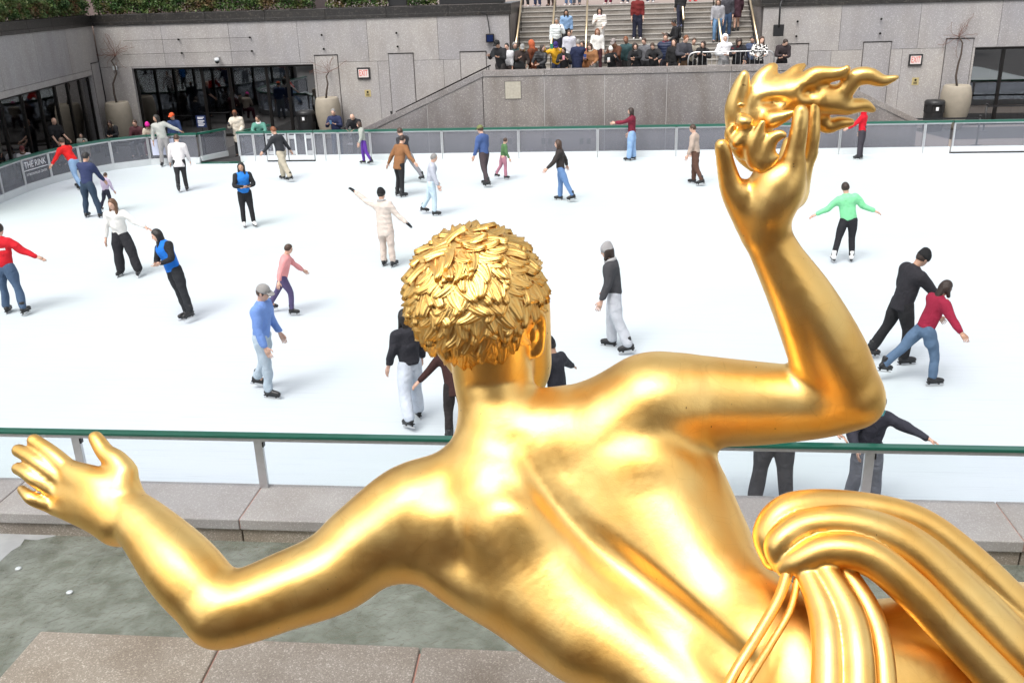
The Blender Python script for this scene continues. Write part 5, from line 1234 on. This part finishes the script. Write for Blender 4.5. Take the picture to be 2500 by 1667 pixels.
sk('skater in dark red jacket and jeans beside the tall man in black', 2082, 882, -75, H_=1.60, pose='glideR', top=(.27,.012,.04), bot=(.09,.15,.24), hair=('bob','dbrown'), sk='m', h=.02, pose_o=dict(lR=(20,6,20), lL=(-38,6,6), aR=(5,50,8,60), lean=(20,0)))
sk('skater in grey beanie, charcoal jacket and pale trousers, alone in mid rink', 1424, 806, 80, H_=1.78, pose='cross', top=(.055,.055,.06), bot=(.48,.50,.54), hair=('bob','dbrown'), hat=('beanie',(.33,.32,.32)), scarf=(.4,.4,.4), h=.02, leg=1.6)
sk('skater in black beanie and dark jacket half hidden by the golden neck', 1292, 1035, 60, H_=1.48, pose='cross', top=(.022,.022,.03), bot=(.02,.02,.03), hair=('short','black'), sk='m', hat=('beanie',(.012,.012,.014)), h=.02, pose_o=dict(aR=(10,50,20,58), aL=(10,20,20,10), head=(0,15,0)))
sk('skater in black top and whitish trousers left of the golden neck', 952, 975, 40, H_=1.60, pose='cross', top=(.025,.025,.032), bot=(.55,.60,.68), hair=('long','black'), h=.02, leg=1.8)
sk('crouching skater in dark red and black clothes against the golden neck', 1052, 1005, 20, H_=1.42, pose='bent', top=(.045,.018,.016), bot=(.02,.016,.016), hair=('short','brown'), h=.02, pose_o=dict(lean=(26,0)), tlen=.1)
# --- at the near rail
NRG = 'visitors on the ice holding the near railing'
person('skater in black jacket and dark grey trousers at the near railing under the golden arm', A(1772*K, 1100*K, 9.62)*np.array([1,1,0])+np.array([0,0,.004]), 178, H_=1.72, pose='rail', top=(.022,.022,.026), bot=(.055,.055,.062), hair=('short','black'), group=NRG, h=.018, leg=1.6, pose_o=dict(lean=(8,0), aR=(20,46,55,42), aL=(14,50,55,48), lR=(0,7,0), lL=(0,7,0)))
person('skater in dark jacket and grey joggers reaching one arm over the near railing', A(1984*K, 1100*K, 9.7)*np.array([1,1,0])+np.array([0,0,.004]), 176, H_=1.42, pose='stand', top=(.035,.036,.05), bot=(.16,.17,.20), hair=('short','black'), scarf=(.08,.32,.34), group=NRG, h=.018, leg=2., pose_o=dict(aL=(30,62,40,62), aR=(14,20,60,-5), lR=(14,7,22), lL=(-4,6,2), lean=(8,-4)))
person('skater with lilac grey sleeves at the near railing, hidden by the golden shoulder', A(1590*K, 1000*K, 9.62)*np.array([1,1,0])+np.array([0,0,.004]), 178, H_=1.62, pose='rail', top=(.42,.40,.47), bot=(.05,.05,.06), hair=('bob','brown'), group=NRG, h=.022, pose_o=dict(lean=(8,0), aR=(40,8,70,0), aL=(24,40,58,52)))
# --- terrace visitors on the left
TG = 'visitors standing along the left terrace'
def tv(label, px_, py_, Y, hd, zf=0., **k):
    p = A(px_, py_, Y); k.setdefault('group', TG); k.setdefault('shoes', (.02,.02,.022)); k.setdefault('skateon', False)
    return person(label, (p[0], Y, zf), hd, **k)
Hn = {}
Hn['cap'] = tv('man in patterned cap and white shirt with brown scarf filming low at the left edge', 50, 345, 30.4, -150, H_=1.62, pose='phone', top=(.58,.58,.6), bot=(.03,.03,.03), hair=('short','dbrown'), hat=('cap',(.12,.03,.03)), scarf=(.14,.07,.03), seat=.30, pose_o=dict(lR=(82,6,84), lL=(80,6,80)))
Hn['bald'] = tv('bald man in black T-shirt by the left windows', 132, 310, 32.9, -110, H_=1.78, pose='stand', top=(.012,.012,.014), bot=(.02,.02,.025), hair=('bald',''), sleeve=.7, tname='t_shirt', pose_o=dict(aR=(20,10,42,2), aL=(20,10,50,2)))
tv('small child peering over the curved barrier by the red jacket skater', 197, 330, 32.6, -150, H_=1.22, pose='stand', top=(.25,.25,.22), bot=(.05,.05,.06), hair=('bob','dbrown'))
tv('toddler in dark hair in front of the child at the curved barrier', 205, 345, 32.2, -160, H_=1.05, pose='stand', top=(.30,.28,.22), bot=(.05,.05,.06), hair=('short','black'))
tv('long-haired woman in black coat and cream scarf sitting by the left planter', 272, 300, 35.9, -170, H_=1.68, pose='sit', top=BK, bot=(.02,.02,.025), hair=('long','dbrown'), scarf=(.50,.42,.30), seat=.45)
tv('bearded man in maroon sweater sitting right of the left planter', 331, 285, 35.0, -175, H_=1.78, pose='sit', top=(.07,.022,.028), bot=(.03,.035,.05), hair=('short','brown'), seat=.48, tname='sweater', pose_o=dict(head=(0,2,0)))
Hn['pink'] = tv('woman in bright pink beanie and cream coat looking at her phone', 361, 285, 34.8, -170, H_=1.64, pose='sit', top=(.50,.44,.36), bot=(.10,.02,.04), hair=('bob','brown'), hat=('beanie',(.75,.03,.34)), seat=.5, pose_o=dict(aR=(24,8,110,-24)))
tv('man in navy fleece and orange cap behind the curved barrier', 422, 285, 33.9, 170, H_=1.76, pose='stand', top=(.02,.04,.11), bot=(.15,.18,.22), hair=('short','dbrown'), hat=('cap',(.65,.10,.03)), pose_o=dict(aL=(10,20,50,10)))
Hn['cream'] = tv('woman in long cream coat with sunglasses on her head at the entrance mat', 577, 290, 34.6, -178, H_=1.76, pose='phone1', top=(.60,.54,.45), inner=(.55,.5,.42), bot=(.015,.015,.017), hair=('short','red'), sk='d', tlen=.2, leg=.6, tname='coat')
tv('woman in teal jacket with white headphones leaning on the barrier', 632, 300, 33.95, -165, H_=1.62, pose='rail', top=(.09,.25,.20), bot=(.02,.02,.03), hair=('short','dbrown'), sk='m', scarf=(.7,.66,.66), pose_o=dict(lean=(10,0), head=(-35,0,0)))
Hn['navy'] = tv('man with glasses in navy jacket filming in front of the middle planter', 818, 290, 34.3, 178, H_=1.78, pose='phone', top=(.018,.025,.07), bot=(.05,.08,.14), hair=('short','grey'))
tv('bald man in black jacket leaning on the far barrier', 870, 300, 34.0, 176, H_=1.74, pose='rail', top=(.014,.014,.017), bot=(.06,.06,.07), hair=('bald',''), pose_o=dict(lean=(22,0), head=(0,32,0)))
# --- podium crowd
PG = 'visitors watching from the podium'
def pv(label, px_, hd, Y=34.62, dz=0., **k):
    p = A(px_, 120, Y); k.setdefault('group', PG); k.setdefault('shoes', (.02,.02,.022)); k.setdefault('skateon', False); k.setdefault('h', .026)
    po = dict(k.get('pose_o') or {}); base_ = dict(POSES[k.get('pose', 'stand')]); base_.update(po)
    h_ = base_['head']; l_ = base_['lean']; po['head'] = (h_[0]+rnd.uniform(-28, 28), h_[1]+rnd.uniform(-6, 14), rnd.uniform(-8, 8)); po['lean'] = (l_[0]+rnd.uniform(-3, 9), rnd.uniform(-7, 7))
    for a__ in ('aR', 'aL'): q_ = base_[a__]; po[a__] = tuple(v+rnd.uniform(-11, 11) for v in q_)
    k['pose_o'] = po; hd += rnd.uniform(-16, 16)
    return person(label, (p[0]+rnd.uniform(-.05, .05), Y+(rnd.uniform(-.02, .25) if Y < 34.7 else rnd.uniform(-.12, .12)), R0), hd, **k)
Hn['bcap'] = pv('man in black cap and black jacket holding a camera, leftmost on the podium', 1222, 176, H_=1.84, pose='phone', top=BK, bot=(.05,.045,.045), hair=('short','black'), hat=('cap',(.012,.012,.012)), sk='m', tlen=.05)
pv('person with white sleeve just behind the man in the black cap', 1240, 160, Y=35.1, H_=1.66, pose='stand', top=(.6,.6,.62), bot=(.1,.08,.08), hair=('short','black'))
pv('fair-haired woman in grey cap and dark brown jacket on the podium', 1271, 172, H_=1.66, pose='phone1', top=(.035,.024,.022), bot=(.22,.20,.18), hair=('bob','blond'), hat=('cap',(.25,.25,.24)))
pv('woman in orange headscarf and rust coat looking away', 1301, 60, Y=35.15, H_=1.74, pose='stand', top=(.13,.035,.014), bot=(.1,.03,.015), hair=('long','red'), hood=(.42,.10,.04), tlen=.25, tname='coat')
pv('woman in black puffer jacket looking left beside the rust coat', 1324, 150, H_=1.62, pose='rail', top=(.02,.02,.022), bot=BK, hair=('bob','dbrown'), tk='puffer', pose_o=dict(lean=(8,0), head=(60,0,0)))
Hn['yel'] = pv('visitor in yellow jacket and purple cap holding up a green phone', 1356, 178, Y=35.2, H_=1.72, pose='phone', top=(.66,.36,.02), inner=(.12,.26,.42), bot=(.03,.04,.08), hair=('short','black'), hat=('cap',(.03,.02,.12)), pose_o=dict(aR=(60,30,130,-10), aL=(60,30,130,-10)))
Hn['pk'] = pv('black-haired woman in black coat with a pink phone, low at the parapet', 1380, 178, H_=1.52, pose='phone', top=BK, bot=BK, hair=('long','black'), sk='m')
pv('man in navy hooded coat with his back turned', 1408, -20, Y=35.05, H_=1.74, pose='stand', top=(.014,.02,.055), bot=(.014,.02,.05), hair=('short','grey'), tlen=.14, bulk=1.5, tname='coat')
Hn['tan'] = pv('wavy-haired woman in tan jacket and cream scarf reading a phone', 1449, 172, H_=1.64, pose='phone1', top=(.26,.12,.05), bot=(.2,.19,.18), hair=('curly','brown'), scarf=(.62,.54,.42), pose_o=dict(head=(0,22,0)))
Hn['wb'] = pv('woman in white beanie and sunglasses, black sweater, leaning on the parapet', 1497, 170, H_=1.50, pose='phone1', top=(.010,.010,.011), bot=BK, hair=('short','brown'), hat=('beanie',(.66,.64,.60)), pose_o=dict(aL=(40,10,120,-20)))
pv('man in brown jacket and patterned trapper hat', 1503, 165, Y=35.4, H_=1.76, pose='phone', top=(.10,.04,.022), bot=(.04,.03,.03), hair=('short','brown'), hat=('cap',(.24,.21,.2)), sk='m', scarf=(.12,.06,.03))
pv('man in dark teal jacket turning among the crowd', 1531, 150, Y=35.6, H_=1.78, pose='stand', top=(.03,.065,.07), bot=(.03,.03,.03), hair=('short','red'), sk='b')
pv('curly-haired woman in fur-trimmed black coat leaning on the parapet', 1556, 176, H_=1.60, pose='rail', top=(.012,.012,.014), bot=BK, hair=('curly','dbrown'), hood=None, scarf=(.16,.15,.15), pose_o=dict(lean=(14,0)))
SWT = pv('man in black sweatshirt with red and white print leaning on the parapet', 1595, 178, H_=1.64, pose='rail', top=(.02,.02,.022), bot=BK, hair=('short','brown'), pose_o=dict(lean=(16,0), head=(0,20,0)))
pv('tall man in navy puffer jacket behind the parapet row', 1628, 172, Y=35.3, H_=1.86, pose='stand', top=(.018,.026,.06), bot=(.03,.03,.04), hair=('short','brown'), tk='puffer', scarf=(.2,.02,.03))
pv('long-haired smiling woman in black leather jacket', 1642, 160, Y=34.75, H_=1.66, pose='stand', top=(.012,.012,.013), bot=BK, hair=('long','brown'))
pv('bearded man in charcoal jacket over maroon shirt with folded arms', 1667, 176, Y=34.9, H_=1.82, pose='folded', top=(.045,.045,.055), inner=(.12,.02,.03), bot=(.16,.10,.06), hair=('short','red'))
Hn['dk'] = pv('dark-haired woman in black coat raising her phone behind the steel barrier', 1718, 165, Y=34.8, H_=1.62, pose='phone', top=(.016,.015,.016), bot=BK, hair=('bob','dbrown'))
pv('visitor in white hoodie with the hood up and arms folded', 1771, 178, Y=34.8, H_=1.80, pose='folded', top=(.74,.74,.76), bot=(.5,.5,.5), hair=('short','brown'), hood=(.74,.74,.76), tname='hoodie', tlen=.03, bulk=1.2)
pv('woman with dark curly hair in black coat and red top', 1805, 176, Y=34.8, H_=1.72, pose='phone1', top=(.02,.02,.024), inner=(.12,.01,.02), bot=BK, hair=('curly','dbrown'), tlen=.1)
pv('woman in black and white patterned jacket at the steel barrier', 1852, 165, Y=34.75, H_=1.72, pose='rail', top=(.4,.4,.4), bot=BK, hair=('long','brown'), tk='pattern', pose_o=dict(lean=(6,0), head=(20,0,0)))
pv('balding man in dark brown sweater leaning with folded arms, rightmost on the podium', 1914, 174, Y=34.5, H_=1.68, pose='folded', top=(.028,.020,.022), bot=BK, hair=('short','dbrown'), tname='sweater', pose_o=dict(lean=(18,0), head=(10,18,0)))
for px_, Y_, H2, tc, bc, hh_, lab in ((1257,35.3,1.70,(.03,.05,.05),BK,('short','grey'),'grey-haired man in dark green coat behind the left of the podium row'),(1425,35.5,1.66,(.25,.05,.06),BK,('long','dbrown'),'woman in brick red coat between the navy coat and the tan jacket'),
        (1575,35.5,1.72,(.12,.12,.13),BK,('short','brown'),'man in mid grey coat behind the two leaning in black'),(1690,35.4,1.68,(.3,.27,.22),BK,('short','brown'),'visitor in stone coloured jacket right of the bearded man'),(1835,35.4,1.68,(.06,.08,.14),BK,('short','black'),'visitor in slate blue jacket behind the patterned jacket')):
    pv(lab, px_, 175, Y=Y_, H_=H2, pose='stand', top=tc, bot=bc, hair=hh_)
# --- people on the wide stairs
SG = 'visitors on the wide stairs'
def stp(i): return S0+(i+.55)*TR, R0+(i+1)*RISE
def sv(label, px_, i, hd, **k):
    Y, z = stp(i); p = A(px_, 60, Y); k.setdefault('group', SG); k.setdefault('shoes', (.02,.02,.022)); k.setdefault('skateon', False); k.setdefault('h', .028); k.setdefault('pose', 'down')
    return person(label, (p[0], Y, z), hd, **k)
sv('grey-haired man in white puffer jacket on the stairs, hand at his ear', 1360, 2, 176, H_=1.78, top=(.62,.66,.66), bot=(.02,.02,.035), hair=('short','grey'), sk='m', tk='puffer', pose_o=dict(aL=(40,20,150,-20)))
sv('black-haired woman in denim jacket on the stairs', 1383, 4, 180, H_=1.68, top=(.20,.32,.50), inner=(.55,.55,.55), bot=BK, hair=('long','black'), sk='m')
sv('woman in pale lilac grey jacket with a black bag strap, lower on the stairs', 1390, 0, 178, H_=1.70, top=(.50,.50,.56), bot=(.45,.45,.47), hair=('short','brown'), bulk=1.4)
sv('dark-haired woman in cream puffer coat with pink scarf on the stairs', 1464, 4, 178, H_=1.70, top=(.68,.65,.60), bot=(.5,.48,.46), hair=('curly','dbrown'), scarf=(.75,.45,.55), tk='puffer', tlen=.1, pose='phone1')
sv('woman in white fleece and dark maroon trousers on the stairs', 1459, 0, 180, H_=1.74, top=(.74,.73,.70), bot=(.06,.02,.025), hair=('bob','red'), bulk=1.3, tname='fleece')
sv('man in dark red top and black trousers with white trainers standing on the stairs', 1556, 6, 180, H_=1.80, pose='stand', top=(.14,.015,.015), bot=(.012,.014,.03), shoes=(.7,.7,.7), hair=('short','dbrown'), leg=1.5)
BPK = sv('man in black coat with backpack drinking on the stairs', 1652, 1, 100, H_=1.78, pose='phone1', top=(.015,.015,.017), bot=BK, hair=('short','black'), sk='b', tlen=.05)
sv('visitor in long black coat and leggings high on the stairs', 1660, 8, 20, H_=1.68, top=(.02,.02,.022), bot=(.02,.022,.04), shoes=(.2,.22,.4), hair=('short','brown'), tlen=.14, leg=.5)
sv('visitor in light blue jeans walking down at the right of the stairs', 1752, 5, 170, H_=1.72, top=(.3,.3,.32), bot=(.10,.19,.32), hair=('bob','brown'))
sv('visitor in darker jeans beside the one in light jeans', 1774, 6, 175, H_=1.76, top=(.05,.05,.06), bot=(.05,.09,.17), hair=('short','brown'))
sv('visitor in dark skirt with bare legs by the right wall of the stairs', 1798, 7, 10, H_=1.66, top=(.05,.02,.03), bot=None, hair=('bob','brown'), tlen=.18, tname='coat')
PZ = 'visitors standing on the plaza at the top of the stairs'
for px_, Y, bot_, sh_, lab in ((1282, 44.6, (.02,.02,.022), (.6,.6,.6), 'visitor in black trousers and grey trainers at the top left of the stairs'), (1312, 44.3, (.02,.03,.07), (.3,.3,.35), 'visitor in navy jeans at the top of the stairs behind the left railing'),
        (1345, 44.8, (.03,.015,.012), (.03,.015,.01), 'visitor in dark brown trousers and boots at the top of the stairs'), (1388, 44.9, (.10,.16,.28), (.7,.7,.7), 'visitor in blue jeans and white trainers at the top of the stairs'),
        (1408, 44.9, (.06,.07,.09), (.02,.02,.02), 'visitor in grey trousers and black shoes at the top of the stairs'), (1485, 44.7, (.12,.01,.03), (.6,.6,.6), 'visitor in wine red trousers at the top of the stairs'),
        (1527, 44.9, (.04,.05,.07), (.75,.75,.75), 'visitor in dark trousers and bright white trainers at the top of the stairs'), (1588, 45.0, (.02,.02,.05), (.7,.7,.72), 'visitor in black trousers and thick white shoes at the top of the stairs'),
        (1690, 45.2, (.12,.03,.03), (.5,.03,.04), 'visitor in red shoes at the top right of the stairs')):
    p = A(px_, 5, Y); person(lab, (p[0], Y, ZP), rnd.choice([150, 180, 200, 20]), H_=1.72, pose='stand', top=rnd.choice([BK, (.1,.1,.12), (.2,.15,.1)]), bot=bot_, shoes=sh_, skateon=False, hair=('short', rnd.choice(['black', 'brown'])), group=PZ, h=.03)
# --- phones and small held things
def phone(lab, hp, col, hd=180, s=1., up=0):
    p = hp['R']*.5+hp['L']*.5 if up else hp['R']
    o = MB().box(-.04*s, .04*s, -.006, .006, -.07*s, .08*s).build('phone', mat('phone case', col, .35), None, bevel=.006)
    o.location = [float(c) for c in (p+np.array([0, -.03, .06]))]; o.rotation_euler = (RAD(-15), 0, RAD(hd)); tag(o, lab, 'phone')
phone('pink phone held by the low black-haired woman at the parapet', Hn['pk'], (.75,.3,.35), up=1)
phone('green phone held up by the visitor in yellow', Hn['yel'], (.02,.22,.13), up=1, s=1.3)
phone('white phone held by the woman in the white beanie', Hn['wb'], (.7,.7,.7), s=1.1)
phone('blue phone held by the man in the navy jacket', Hn['navy'], (.1,.2,.35), up=1)
phone('dark phone held by the woman in the long cream coat', Hn['cream'], (.03,.03,.04))
phone('black camera held by the man in the black cap on the podium', Hn['bcap'], (.01,.01,.012), up=1, s=1.5)
phone('black phone raised behind the steel barrier', Hn['dk'], (.01,.01,.012), up=1)
phone('dark blue phone read by the woman in the tan jacket', Hn['tan'], (.02,.05,.2), s=1.2)
phone('dark phone used for filming by the man in the patterned cap', Hn['cap'], (.02,.02,.02), up=1)

def bag(lab, name, cat, p, hd, size, col):
    a_, b_, c_ = size; q = SDF(); q.cone((-a_*.3, 0, -c_*.3), (a_*.3, 0, -c_*.3), a_*.5, a_*.5, .03, ((0,1.,0), b_/a_)); q.cone((-a_*.25, 0, c_*.25), (a_*.25, 0, c_*.25), a_*.42, a_*.42, .06, ((0,1.,0), b_/a_))
    V_, Q_ = q.mesh(.022); r_ = thing(name, lab, cat, p, None, RAD(hd)); obj('bag_body', npmesh('bag_body', wrinkle(V_, .004, 1, 3), Q_, [cloth(col)]), r_)
    MB().tube([(-a_*.3, 0, c_*.5), (-a_*.1, b_*.2, c_*.75), (a_*.1, b_*.2, c_*.75), (a_*.3, 0, c_*.5)], .012, 5).build('strap', cloth(BK), r_)
bag('black backpack on the man drinking on the stairs', 'backpack', 'backpack', BPK['back'], BPK['hd'], (.30, .16, .42), BK)
bag('tan handbag at the hip of the wavy-haired woman in the tan jacket', 'handbag', 'bag', Hn['tan']['hip'], 170, (.24, .10, .2), (.20,.08,.03))
bag('black handbag under the hands of the fair-haired woman in the grey cap', 'handbag', 'bag', Hn['bcap']['hip']+np.array([.9,-.08,-.1]), 170, (.26, .10, .16), BK)
def stripe(lab, p, hd, w_, h_, col, name='print_patch'):
    o = MB().box(-w_/2, w_/2, -.012, .012, -h_/2, h_/2).build(name, cloth(col), None, bevel=.004); return o
for hh, ww, hz in ((RED, .34, .035),):      # pale band printed across the back of the red top
    root_ = [o for o in bpy.data.objects if o.get('label', '').startswith('skater in red hooded top')][0]
    j = [c for c in root_.children if c.name.startswith('jacket')][0]
    me = j.data; me.materials.append(cloth((.72,.70,.70))); co = np.empty(len(me.vertices)*3, np.float32); me.vertices.foreach_get('co', co); co = co.reshape(-1, 3)
    mi_ = np.zeros(len(me.polygons), np.int32)
    for p_ in me.polygons:
        c = p_.center
        if c.y < 0 and 1.30 < c.z < 1.345 and abs(c.x) < .15: mi_[p_.index] = 1
    me.polygons.foreach_set('material_index', mi_)
